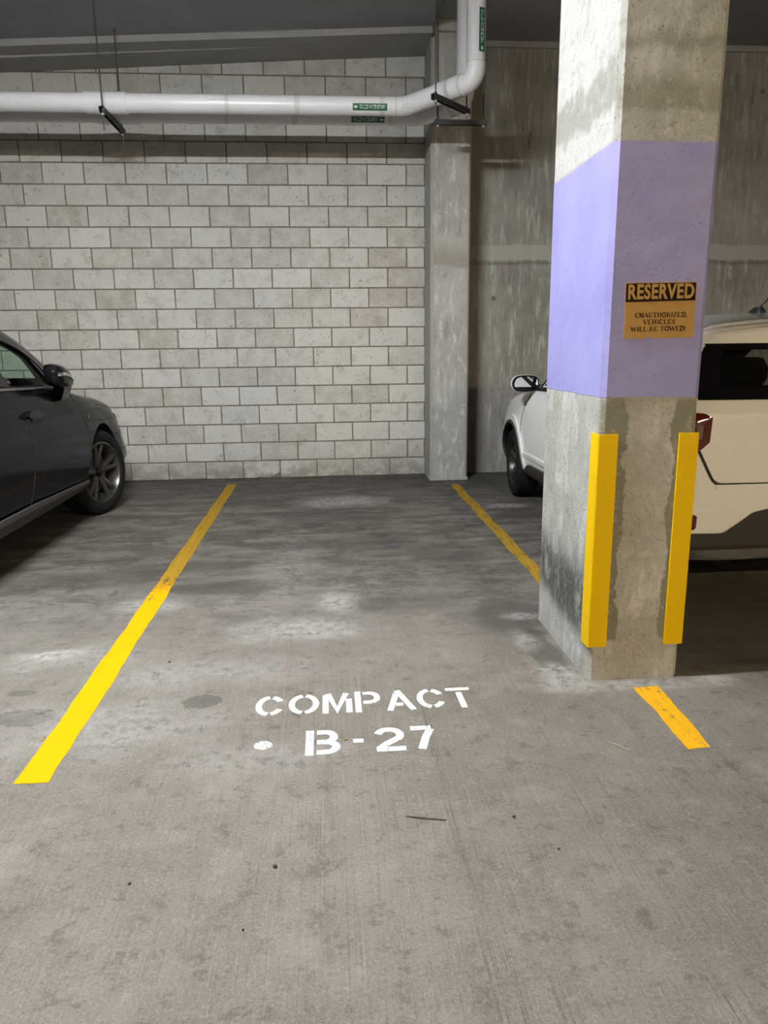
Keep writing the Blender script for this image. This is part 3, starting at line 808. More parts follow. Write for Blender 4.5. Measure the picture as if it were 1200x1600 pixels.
def floor_letter(root, name, strokes, x0, w, y0, h, hw):
    bm = bmesh.new()
    for i_, pts in enumerate(strokes):
        pts2 = [(x0 + hw + p[0] * (w - 2 * hw), y0 + hw + p[1] * (h - 2 * hw)) for p in pts]
        ribbon(bm, pts2, hw, lambda u, v, ww: (u - root.location.x, v - root.location.y, ww), 0.0012 + 0.0002 * i_)
    bmesh.ops.recalc_face_normals(bm, faces=bm.faces)
    return obj(name, bm, M['stencil'], root)
LET = {
    'C': [arc(.5, .5, .5, .5, 28, 78, 6), arc(.5, .5, .5, .5, 96, 262, 14), arc(.5, .5, .5, .5, 280, 332, 6)],
    'O': [arc(.5, .5, .5, .5, 98, 262, 14), arc(.5, .5, .5, .5, -82, 82, 14)],
    'M': [[(.02, -.12), (.02, .98)], [(.12, 1.06), (.50, .06), (.88, 1.06)], [(.99, -.12), (.99, .70)]],
    'P': [[(.05, -.14), (.05, 1.12)], [(.30, 1.0), (.62, 1.0)] + arc(.62, .72, .36, .28, 90, -90, 8) + [(.30, .44)]],
    'A': [[(.04, -.12), (.40, .92)], [(.44, 1.08), (.98, -.12)], [(.30, .22), (.60, .22)]],
    'T': [[(-.12, 1.0), (1.12, 1.0)], [(.5, .80), (.55, -.14)]],
    'B': [[(.04, -.12), (.04, 1.12)], [(.30, 1.0), (.60, 1.0)] + arc(.60, .75, .32, .25, 90, -90, 8) + [(.30, .5)], [(.42, .5)] + arc(.60, .25, .40, .25, 90, -90, 8) + [(.30, 0)]],
    '-': [[(-.2, .5), (1.2, .5)]],
    '2': [arc(.5, .70, .46, .30, 165, -30, 10) + [(.42, .30), (.06, .04)], [(-.06, 0), (1.10, 0)]],
    '7': [[(-.12, 1.0), (1.0, 1.0)], [(.96, .92), (.62, .5), (.28, -.12)]],
}
cp = empty('compact_stencil', (0.12, 2.65, 0.0002))
tag(cp, 'white stencilled word COMPACT painted on the floor', 'lettering')
for ch, a, b in (('C', -.322, -.208), ('O', -.190, -.068), ('M', -.056, .066), ('P', .073, .183), ('A', .198, .322), ('C', .330, .445), ('T', .455, .560)):
    floor_letter(cp, 'letter', LET[ch], a, b - a, 2.652, 0.165, 0.0122)
bn = empty('bay_number_stencil', (0.12, 2.36, 0.0002))
tag(bn, 'white stencilled bay number B-27 painted below the word COMPACT', 'lettering')
for ch, a, b, y0, h in (('B', -.118, .012, 2.350, .168), ('2', .132, .252, 2.350, .166), ('7', .270, .368, 2.356, .160)):
    floor_letter(bn, 'letter', LET[ch], a, b - a, y0, h, 0.0145)
floor_letter(bn, 'dash', LET['-'], .052, .052, 2.412, .040, 0.0125)
bm = bmesh.new()
q = random.Random(9)
ptsd = [(0.034 * math.cos(2 * PI * i / 22) * (1 + q.uniform(-.06, .06)), 0.030 * math.sin(2 * PI * i / 22) * (1 + q.uniform(-.06, .06))) for i in range(22)]
prism(bm, ptsd, 0, 0.0014)
tag(obj('paint_spot', bm, M['spot'], loc=(-0.268, 2.432, 0.0002)), 'round white paint spot on the floor left of B-27', 'paint spot')

# ================================================================== PIPES
PR = 0.076
def pipe_part(name, pts, r, parent, m=None, seg=28):
    bm = T(pts, r, seg)
    o = obj(name, bm, m or M['pipe'], parent, 40)
    return o
def cyl_bend(me, fn):
    for v in me.vertices: v.co = fn(v.co)
def label_band(name, txt, parent, wid, hgt, fn, arrow, size):
    bm = bmesh.new()
    nx, ny = 2, 8
    vs = [[bm.verts.new(fn(Vector(((i / nx - .5) * wid, (j / ny - .5) * hgt, 0.0012)))) for j in range(ny + 1)] for i in range(nx + 1)]
    vb = [[bm.verts.new(fn(Vector(((i / nx - .5) * wid, (j / ny - .5) * hgt, -0.0005)))) for j in range(ny + 1)] for i in range(nx + 1)]
    for i in range(nx):
        for j in range(ny):
            bm.faces.new((vs[i][j], vs[i + 1][j], vs[i + 1][j + 1], vs[i][j + 1]))
            bm.faces.new((vb[i][j], vb[i][j + 1], vb[i + 1][j + 1], vb[i + 1][j]))
    for i in range(nx):
        for j in (0, ny): bm.faces.new((vs[i][j], vb[i][j], vb[i + 1][j], vs[i + 1][j]))
    for j in range(ny):
        for i in (0, nx): bm.faces.new((vs[i][j], vs[i][j + 1], vb[i][j + 1], vb[i][j]))
    bmesh.ops.recalc_face_normals(bm, faces=bm.faces)
    lab = obj('pipe_label', bm, M['green'], parent)
    lab['label'] = name
    xoff = 0.022 if arrow == 'L' else -0.022
    t = text_mesh('label_lettering', txt, size, M['white_print'], lab, Matrix.Translation((xoff, 0, 0.0014)), 0.0003, 0.0003, (wid - 0.068) / (size * len(txt) * 0.605))
    cyl_bend(t.data, fn)
    bm = bmesh.new()
    s = -1 if arrow == 'L' else 1
    cx = s * (wid / 2 - 0.026)
    pts = [(cx + s * 0.017, 0), (cx, 0.013), (cx, 0.005), (cx - s * 0.014, 0.005), (cx - s * 0.014, -0.005), (cx, -0.005), (cx, -0.013)]
    a = [bm.verts.new((p[0], p[1], 0.0018)) for p in pts]
    f = bm.faces.new(a)
    r = bmesh.ops.extrude_face_region(bm, geom=[f])
    for v in [g for g in r['geom'] if isinstance(g, bmesh.types.BMVert)]: v.co.z -= 0.0006
    bmesh.ops.triangulate(bm, faces=bm.faces)
    for v in bm.verts: v.co = fn(v.co)
    bmesh.ops.recalc_face_normals(bm, faces=bm.faces)
    obj('label_arrow', bm, M['white_print'], lab)
def fillet(pts, rad, n=8):
    """round the corners of a polyline"""
    pts = [Vector(p) for p in pts]; out = [pts[0]]
    for i in range(1, len(pts) - 1):
        a, b, c = pts[i - 1], pts[i], pts[i + 1]
        d1, d2 = (a - b).normalized(), (c - b).normalized()
        ang = d1.angle(d2); t = rad / math.tan(ang / 2)
        p0, p1 = b + d1 * t, b + d2 * t
        ctr = b + (d1 + d2).normalized() * (rad / math.sin(ang / 2))
        v0, v1 = p0 - ctr, p1 - ctr
        tot = v0.angle(v1); ax = v0.cross(v1).normalized()
        for k in range(n + 1): out.append(ctr + Matrix.Rotation(tot * k / n, 3, ax) @ v0)
    out.append(pts[-1]); return out

def water_pipe(name, label, Y, z, bend, foot, ztop, r, sleeve, tapes, cat='pipe'):
    """run along X at (Y, z), jog toward the viewer from bend to foot, then a riser"""
    root = empty(name, (-1.0, Y, z))
    tag(root, label, cat, 'chilled water pipes')
    o = Vector(root.location)
    Lc = lambda pts: [Vector(p) - o for p in pts]
    a = Vector((XL + 0.02, Y, z)); b = Vector((bend, Y, z)); c = Vector(foot); d = Vector((foot[0], foot[1], ztop))
    dirj = (c - b).normalized()
    pipe_part('pipe_run', Lc([a, b - Vector((0.07, 0, 0))]), r, root)
    pipe_part('bend', Lc(fillet([b - Vector((0.075, 0, 0)), b, b + dirj * 0.09], 0.10, 6)), r * 1.02, root)
    pipe_part('pipe_jog', Lc([b + dirj * 0.08, c - dirj * 0.11]), r, root)
    cs = b + dirj * ((c - b).length * 0.47)
    pipe_part('coupling_sleeve', Lc([cs, c - dirj * 0.125]), r * 1.10, root)
    pipe_part('elbow', Lc(fillet([c - dirj * 0.13, c, c + Vector((0, 0, 0.13))], 0.105, 8)), r * 1.04, root)
    pipe_part('riser', Lc([c + Vector((0, 0, 0.12)), d]), r * 0.985, root)
    rg = pipe_part('elbow_band', Lc([c - dirj * 0.142, c - dirj * 0.118]), r * 1.12, root, M['tape'])
    pipe_part('riser_band', Lc([c + Vector((0, 0, 0.118)), c + Vector((0, 0, 0.128))]), r * 1.06, root, M['tape'])
    for (x0, x1, k) in sleeve: pipe_part('coupling_sleeve', Lc([(x0, Y, z), (x1, Y, z)]), r * k, root)
    for (x0, x1) in tapes: pipe_part('joint_tape', Lc([(x0, Y, z), (x1, Y, z)]), r * 1.006, root, M['tape'])
    m_ = cs + dirj * 0.13
    pipe_part('joint_tape', Lc([m_, m_ + dirj * 0.035]), r * 1.106, root, M['tape'])
    return root
ZP = 3.448
Y1, Y2 = 6.98, 7.27
ret = water_pipe('chilled_water_return_pipe', 'white insulated return pipe nearer the viewer, running along the wall and turning up', Y1, ZP, 0.745, (1.262, 6.44, 3.49), 4.40, PR,
                 [(-1.97, -1.625, 1.13)], [(-1.80, -1.775), (-0.80, -0.765), (-0.215, -0.165), (0.52, 0.565), (0.655, 0.672)])
sup = water_pipe('chilled_water_supply_pipe', 'shaded supply pipe on the wall side, behind and below the white return pipe', Y2, ZP, 0.905, (1.262, 6.905, 3.46), 4.40, PR,
                 [(-1.96, -1.60, 1.12)], [(-0.85, -0.81), (-0.25, -0.2), (0.62, 0.66)])
def on_run(root, X, ang):
    o = Vector(root.location)
    def fn(c):
        a = ang + c.y / PR; R_ = PR + c.z
        return Vector((X + c.x - o.x, -R_ * math.cos(a), R_ * math.sin(a)))
    return fn
label_band('green label reading CHILLED WATER RETURN', 'CHILLED WATER RETURN', ret, 0.298, 0.055, on_run(ret, 0.437, -0.36), 'L', 0.040)
label_band('green label reading CHILLED WATER SUPPLY', 'CHILLED WATER SUPPLY', sup, 0.300, 0.052, on_run(sup, 0.435, -0.62), 'R', 0.040)
def on_riser(root, X, Y, Z, ang):
    o = Vector(root.location)
    def fn(c):
        a = ang + c.y / PR; R_ = PR * 0.985 + c.z
        return Vector((X + R_ * math.sin(a) - o.x, Y - R_ * math.cos(a) - o.y, Z - c.x - o.z))
    return fn
label_band('green label reading CHILLED WATER RETURN down the riser', 'CHILLED WATER RETURN', ret, 0.31, 0.055, on_riser(ret, 1.262, 6.44, 3.83, 0.47), 'R', 0.040)

def hanger(name, label, p0, p1, z, rods, ztop):
    """trapeze: C-channel strut from p0 to p1 under the pipes (top at z) hung on threaded rods"""
    root = empty(name, (p0[0], p0[1], z))
    tag(root, label, 'pipe hanger', 'trapeze hangers under the pipes')
    a = Vector((0, 0, 0)); b = Vector((p1[0] - p0[0], p1[1] - p0[1], 0)); d = b.normalized(); s = Vector((-d.y, d.x, 0))
    h, w, t = 0.042, 0.0205, 0.004
    sec = [(-w, 0), (w, 0), (w, -h), (w - 0.008, -h), (w - 0.008, -h + t), (w - t, -h + t), (w - t, -t), (-w + t, -t), (-w + t, -h + t), (-w + 0.008, -h + t), (-w + 0.008, -h), (-w, -h)]
    obj('strut_channel', loft([[p + s * u + Vector((0, 0, v)) for u, v in sec] for p in (a, b)]), M['steel'], root)
    Ls = b.length
    for i, (off, zlow, zhi) in enumerate(rods):
        p = d * off
        obj('threaded_rod', T([p + Vector((0, 0, zlow - z)), p + Vector((0, 0, zhi - z))], 0.0065, 8), M['rod'], root)
        for zz in (-h - 0.002, 0.004):
            bm = bmesh.new()
            prism(bm, [(p.x + 0.0135 * math.cos(k * PI / 3), p.y + 0.0135 * math.sin(k * PI / 3)) for k in range(6)], zz - (0.012 if zz < 0 else 0), zz + (0.0 if zz < 0 else 0.012))
            obj('hex_nut', bm, M['zinc'] if zz < 0 else M['rod'], root)
    return root
hanger('pipe_hanger', 'steel trapeze hanger under the coupling at the left end of the pipes', (-1.785, 6.755), (-1.785, 7.43), ZP - PR * 1.13 - 0.002,
       [(0.045, 3.19, z_slab(-1.785)), (0.645, 3.205, z_slab(-1.785))], None)
hanger('pipe_hanger', 'slanted steel trapeze hanger under the white pipe bend beside the riser', (0.905, 6.355), (1.262, 6.745), 3.365,
       [(0.035, 3.27, 4.36 if False else z_slab(0.93)), (0.50, 3.285, 4.385)], None)
hanger('pipe_hanger', 'dark steel strut below the supply pipe elbow in front of the pilaster', (1.005, 6.98), (1.47, 6.98), 3.345,
       [(0.03, 3.27, z_slab(1.035)), (0.435, 3.29, 4.385)], None)

# ================================================================== LAMPS
def tube_fixture(i, x, y, z, c, strength):
    root = empty('fluorescent_fixture', (x, y, z))
    tag(root, ['white two-tube fluorescent fixture hung over the bays, above the left car', 'two-tube fluorescent fixture behind the viewer', 'two-tube fluorescent fixture over the aisle to the right'][i], 'lamp', 'fluorescent fixtures')
    L_ = 0.61
    sec = [(-0.095, 0.006), (-0.095, 0.05), (-0.055, 0.10), (0.055, 0.10), (0.095, 0.05), (0.095, 0.006), (0.088, 0.006), (0.088, 0.036), (-0.088, 0.036), (-0.088, 0.006)]
    obj('housing', loft([[(xx, u, v) for u, v in sec] for xx in (-L_ - 0.02, L_ + 0.02)]), M['housing'], root)
    em = bpy.data.materials.new('lit_fluorescent_tube'); em.use_nodes = True
    t = em.node_tree; b = t.nodes['Principled BSDF']
    b.inputs['Emission Color'].default_value = (*c, 1)
    tcn = t.nodes.new('ShaderNodeTexCoord'); nz = t.nodes.new('ShaderNodeTexNoise'); t.links.new(tcn.outputs['Object'], nz.inputs['Vector'])
    mr = t.nodes.new('ShaderNodeMapRange'); mr.inputs['To Min'].default_value = strength * 0.98; mr.inputs['To Max'].default_value = strength * 1.02
    t.links.new(nz.outputs['Fac'], mr.inputs['Value']); t.links.new(mr.outputs['Result'], b.inputs['Emission Strength'])
    for s in (-1, 1):
        obj('fluorescent_tube', T([(-L_ + 0.02, s * 0.042, 0), (L_ - 0.02, s * 0.042, 0)], 0.016, 10), em, root, 40)
        for e_ in (-1, 1):
            obj('lamp_holder', B(e_ * (L_ - 0.02) - 0.012, s * 0.042 - 0.015, -0.018, e_ * (L_ - 0.02) + 0.012, s * 0.042 + 0.015, 0.036), M['housing'], root)
    zt_ = (z_slab(x) if x < PX0 else 4.385) - z
    for e_ in (-1, 1):
        zz = (z_slab(x + e_ * 0.45) if x + e_ * 0.45 < PX0 else 4.385) - z
        obj('suspension_rod', T([(e_ * 0.45, 0, 0.095), (e_ * 0.45, 0, zz)], 0.006, 8), M['rod'], root)
for i, (x, y, z, c, st_) in enumerate(LAMPS): tube_fixture(i, x, y, z, c, st_)

# ================================================================== CARS
def hermite_rows(keys, ys):
    """smooth interpolation of parameter rows keyed by first column (descending y allowed)"""
    ks = sorted(keys, key=lambda k: k[0])
    n = len(ks); m = len(ks[0])
    def slope(i, j):
        if i == 0: a, b = ks[0], ks[1]; return (b[j] - a[j]) / (b[0] - a[0])
        if i == n - 1: a, b = ks[-2], ks[-1]; return (b[j] - a[j]) / (b[0] - a[0])
        s0 = (ks[i][j] - ks[i - 1][j]) / (ks[i][0] - ks[i - 1][0]); s1 = (ks[i + 1][j] - ks[i][j]) / (ks[i + 1][0] - ks[i][0])
        return 0.0 if s0 * s1 <= 0 else 2 * s0 * s1 / (s0 + s1)
    out = []
    for y in ys:
        i = 0
        while i < n - 2 and y > ks[i + 1][0]: i += 1
        a, b = ks[i], ks[i + 1]; h = b[0] - a[0]; t = (y - a[0]) / h
        row = [y]
        for j in range(1, m):
            p, q_ = a[j], b[j]; m0, m1 = slope(i, j) * h, slope(i + 1, j) * h
            row.append((2 * t ** 3 - 3 * t ** 2 + 1) * p + (t ** 3 - 2 * t ** 2 + t) * m0 + (-2 * t ** 3 + 3 * t ** 2) * q_ + (t ** 3 - t ** 2) * m1)
        out.append(row)
    return out

def smooth_poly(pts, sub, tens=0.5):
    out = []
    n = len(pts)
    for i in range(n - 1):
        p0 = Vector(pts[max(i - 1, 0)]); p1 = Vector(pts[i]); p2 = Vector(pts[i + 1]); p3 = Vector(pts[min(i + 2, n - 1)])
        d01, d12, d23 = max((p1 - p0).length, 1e-4), max((p2 - p1).length, 1e-4), max((p3 - p2).length, 1e-4)
        m1 = (p2 - p0) / (d01 + d12) * d12 if i > 0 else (p2 - p1)
        m2 = (p3 - p1) / (d12 + d23) * d12 if i < n - 2 else (p2 - p1)
        for k in range(sub):
            t = k / sub
            out.append((2 * t ** 3 - 3 * t ** 2 + 1) * p1 + (t ** 3 - 2 * t ** 2 + t) * m1 * tens * 2 * 0.85 + (-2 * t ** 3 + 3 * t ** 2) * p2 + (t ** 3 - t ** 2) * m2 * tens * 2 * 0.85)
    out.append(Vector(pts[-1]))
    return out

def section(row, sub=5):
    y, zb, ws, wm, zm, wsh, zsh, wt, zt, zc = row
    half = smooth_poly([(0, zb), (ws - 0.14, zb), (ws, zb + 0.09), (wm, zm), (wsh, zsh), (wt, zt), (wt * 0.62, zt + 0.72 * (zc - zt)), (0, zc)], sub)
    half[0].x = 0; half[-1].x = 0
    ring = [Vector((p.x, y, p.y)) for p in half]
    ring += [Vector((-p.x, y, p.y)) for p in half[-2:0:-1]]
    return ring

def body_solid(keys, step=0.07):
    y0, y1 = min(k[0] for k in keys), max(k[0] for k in keys)
    n = int((y1 - y0) / step)
    ys = sorted(set([y0 + (y1 - y0) * i / n for i in range(n + 1)] + [k[0] for k in keys]))
    ys = [y for i, y in enumerate(ys) if i == 0 or y - ys[i - 1] > 0.012 or y == y1]
    return loft([section(r) for r in hermite_rows(keys, ys)])

def x_prism(bm, poly, x0, x1):
    a = [bm.verts.new((x0, p[0], p[1])) for p in poly]; b = [bm.verts.new((x1, p[0], p[1])) for p in poly]
    bm.faces.new(a); bm.faces.new(b[::-1])
    for i in range(len(poly)):
        j = (i + 1) % len(poly)
        bm.faces.new((a[i], b[i], b[j], a[j]))
def y_prism(bm, poly, y0, y1):
    a = [bm.verts.new((p[0], y0, p[1])) for p in poly]; b = [bm.verts.new((p[0], y1, p[1])) for p in poly]
    bm.faces.new(a); bm.faces.new(b[::-1])
    for i in range(len(poly)):
        j = (i + 1) % len(poly)
        bm.faces.new((a[i], b[i], b[j], a[j]))
def boolean(base, cutters, mats):
    """base, cutters: bmesh; cutter faces take the second material"""
    def tmp(bm, idx):
        bmesh.ops.recalc_face_normals(bm, faces=bm.faces)
        for f in bm.faces: f.material_index = idx
        me = bpy.data.meshes.new('tmp'); bm.to_mesh(me); bm.free()
        for q_ in mats: me.materials.append(q_)
        o = bpy.data.objects.new('tmp', me); COL.objects.link(o); return o
    o = tmp(base, 0); cs = [tmp(c, 1) for c in cutters]
    for c in cs:
        md = o.modifiers.new('cut', 'BOOLEAN'); md.operation = 'DIFFERENCE'; md.solver = 'EXACT'; md.object = c
        try: md.material_mode = 'INDEX'
        except Exception: pass
    dg = bpy.context.evaluated_depsgraph_get(); dg.update()
    me = bpy.data.meshes.new_from_object(o.evaluated_get(dg))
    for q_ in [o] + cs:
        d = q_.data; bpy.data.objects.remove(q_); bpy.data.meshes.remove(d)
    shade(me, 32)
    return me

def resample(pts, n):
    pts = [Vector(p) for p in pts]
    ds = [0.0]
    for a, b in zip(pts, pts[1:]): ds.append(ds[-1] + (b - a).length)
    out = []
    for i in range(n + 1):
        s = ds[-1] * i / n
        k = 0
        while k < len(ds) - 2 and s > ds[k + 1]: k += 1
        t = (s - ds[k]) / max(ds[k + 1] - ds[k], 1e-9)
        out.append(pts[k].lerp(pts[k + 1], min(max(t, 0), 1)))
    return out

class Skin:
    """lays thin plates on a car body: side plates take (y, z), rear plates (x, z), top plates (x, y)"""
    def __init__(s, bm): s.bv = BVHTree.FromBMesh(bm)
    def hit(s, axis, p):
        o, d = {'+x': (Vector((3, p[0], p[1])), Vector((-1, 0, 0))), '-x': (Vector((-3, p[0], p[1])), Vector((1, 0, 0))),
                'rear': (Vector((p[0], -9, p[1])), Vector((0, 1, 0))), 'front': (Vector((p[0], 9, p[1])), Vector((0, -1, 0))), 'top': (Vector((p[0], p[1], 9)), Vector((0, 0, -1)))}[axis]
        loc, nor, i, dist = s.bv.ray_cast(o, d)
        if loc is None:
            loc, nor, i, dist = s.bv.find_nearest(o + d * (3 if axis[1] == 'x' else 9))
        return loc, -d
    def grid(s, rows, axis, off, th):
        bm = bmesh.new(); T_, B_ = [], []
        for r in rows:
            a, b = [], []
            for p in r:
                loc, n = s.hit(axis, p)
                a.append(bm.verts.new(loc + n * (off + th))); b.append(bm.verts.new(loc + n * off))
            T_.append(a); B_.append(b)
        R_, C_ = len(rows), len(rows[0])
        for i in range(R_ - 1):
            for j in range(C_ - 1):
                bm.faces.new((T_[i][j], T_[i][j + 1], T_[i + 1][j + 1], T_[i + 1][j])); bm.faces.new((B_[i][j], B_[i + 1][j], B_[i + 1][j + 1], B_[i][j + 1]))
        for j in range(C_ - 1):
            for i in (0, R_ - 1): bm.faces.new((T_[i][j], B_[i][j], B_[i][j + 1], T_[i][j + 1]))
        for i in range(R_ - 1):
            for j in (0, C_ - 1): bm.faces.new((T_[i][j], T_[i + 1][j], B_[i + 1][j], B_[i][j]))
        bmesh.ops.recalc_face_normals(bm, faces=bm.faces)
        return bm
    def patch(s, top, bot, axis, off, th, n=18, m=6):
        a, b = resample(top, n), resample(bot, n)
        return s.grid([[p.lerp(q_, k / m) for p, q_ in zip(a, b)] for k in range(m + 1)], axis, off, th)
    def strip(s, pts, hw, axis, off, th, n=None):
        pts = resample(smooth_poly(pts, 6), n or max(6, len(pts) * 6))
        L_, R_ = ribbon2d([(p.x, p.y) for p in pts], hw)
        return s.grid([L_, [Vector(p) for p in pts], R_], axis, off, th)

def seat(parent, x, y, z, m, back=-0.18, rest=True):
    s = obj('seat', loft([[(x + u * 0.24, y + v, z + w) for u, v, w in ((-1, -.25, 0), (1, -.25, 0), (1, .27, .03), (-1, .27, .03))],
                          [(x + u * 0.25, y + v, z + w) for u, v, w in ((-1, -.25, .14), (1, -.25, .14), (1, .27, .18), (-1, .27, .18))]]), m, parent)
    rows = []
    for t, hw, th in ((0, .23, .07), (.3, .245, .075), (.6, .225, .06), (.74, .18, .05), (.77, .12, .04)):
        yy, zz = y - .24 + back * t, z + .12 + t * .78
        rows.append([(x + u * hw, yy + v * th, zz) for u, v in ((-1, -1), (-.6, -1.25), (.6, -1.25), (1, -1), (1, 1), (.6, .7), (-.6, .7), (-1, 1))])
    obj('seat_back', loft(rows), m, s, 40)
    if not rest: return
    rows = []
    for t, hw, th in ((0, .105, .035), (.05, .135, .05), (.13, .135, .05), (.19, .10, .04), (.20, .07, .025)):
        yy, zz = y - .24 + back * .84, z + .74 + t
        rows.append([(x + u * hw, yy + v * th, zz) for u, v in ((-1, -.6), (-.7, -1), (.7, -1), (1, -.6), (1, .6), (.7, 1), (-.7, 1), (-1, .6))])
    obj('headrest', loft(rows), m, s, 40)

def wheel(parent, name, x, y, R_, rim_r, wid, side, steer, mt, mr, nsp, twin, hubm, center=True):
    """tyre with rim, spokes, hub as sub-parts; outer face toward side"""
    prof = [(rim_r, -wid * .40), (rim_r + .02, -wid * .5), (R_ - .045, -wid * .52), (R_ - .015, -wid * .46), (R_, -wid * .36), (R_ + .001, 0), (R_, wid * .36), (R_ - .015, wid * .46), (R_ - .045, wid * .52), (rim_r + .02, wid * .5), (rim_r, wid * .40)]
    t = obj('wheel', lathe(prof, 56), mt, parent, 30, loc=(x, y, R_))
    t.rotation_euler = (0, 0, steer if side > 0 else steer + PI)
    # tread grooves as dark ribs
    o1 = wid * .46
    obj('rim', lathe([(rim_r + .008, -wid * .42), (rim_r + .008, o1), (rim_r - .008, o1 + .006), (rim_r - .020, o1 - .012), (rim_r - .030, o1 - .07), (rim_r - .035, -wid * .40)], 56), mr, t, 30)
    obj('brake_disc', lathe([(.05, -.01), (rim_r * .72, -.01), (rim_r * .72, .01), (.05, .01)], 36), M['silver'], t, 30)
    for k in range(nsp):
        a0 = 2 * PI * k / nsp + 0.30
        offs = (-twin, twin) if twin else (0,)
        for da in offs:
            bm = bmesh.new()
            ar = a0 + da * 0.55; at_ = a0 + da
            rows = []
            for f_, w_, dp in ((0.0, .030, -.045), (.35, .026, -.030), (.75, .024, -.018), (1.0, .030, -.012)):
                rad = .035 + (rim_r - .055) * f_; an = ar + (at_ - ar) * f_
                c_, s_ = math.cos(an), math.sin(an)
                hw = w_ * (0.8 if twin else 1.5); xo = o1 + dp
                pts = []
                for u, v in ((-1, -.03), (-1, -.006), (-.25, .004), (.25, .004), (1, -.006), (1, -.03)):
                    pts.append((xo + v, rad * c_ - u * hw * s_, rad * s_ + u * hw * c_))
                rows.append(pts)
            b2 = loft(rows)
            obj('spoke', b2, mr, t, 25)
    obj('hub_cap', lathe([(0.001, o1 - .028), (.034, o1 - .030), (.038, o1 - .038), (.052, o1 - .045), (.055, o1 - .10), (.001, o1 - .10)], 20), hubm, t, 30)
    for k in range(5):
        a = 2 * PI * (k + .5) / 5
        obj('lug_nut', T([(o1 - .07, .062 * math.cos(a), .062 * math.sin(a)), (o1 - .038, .062 * math.cos(a), .062 * math.sin(a))], .010, 8), M['dark'], t)
    return t

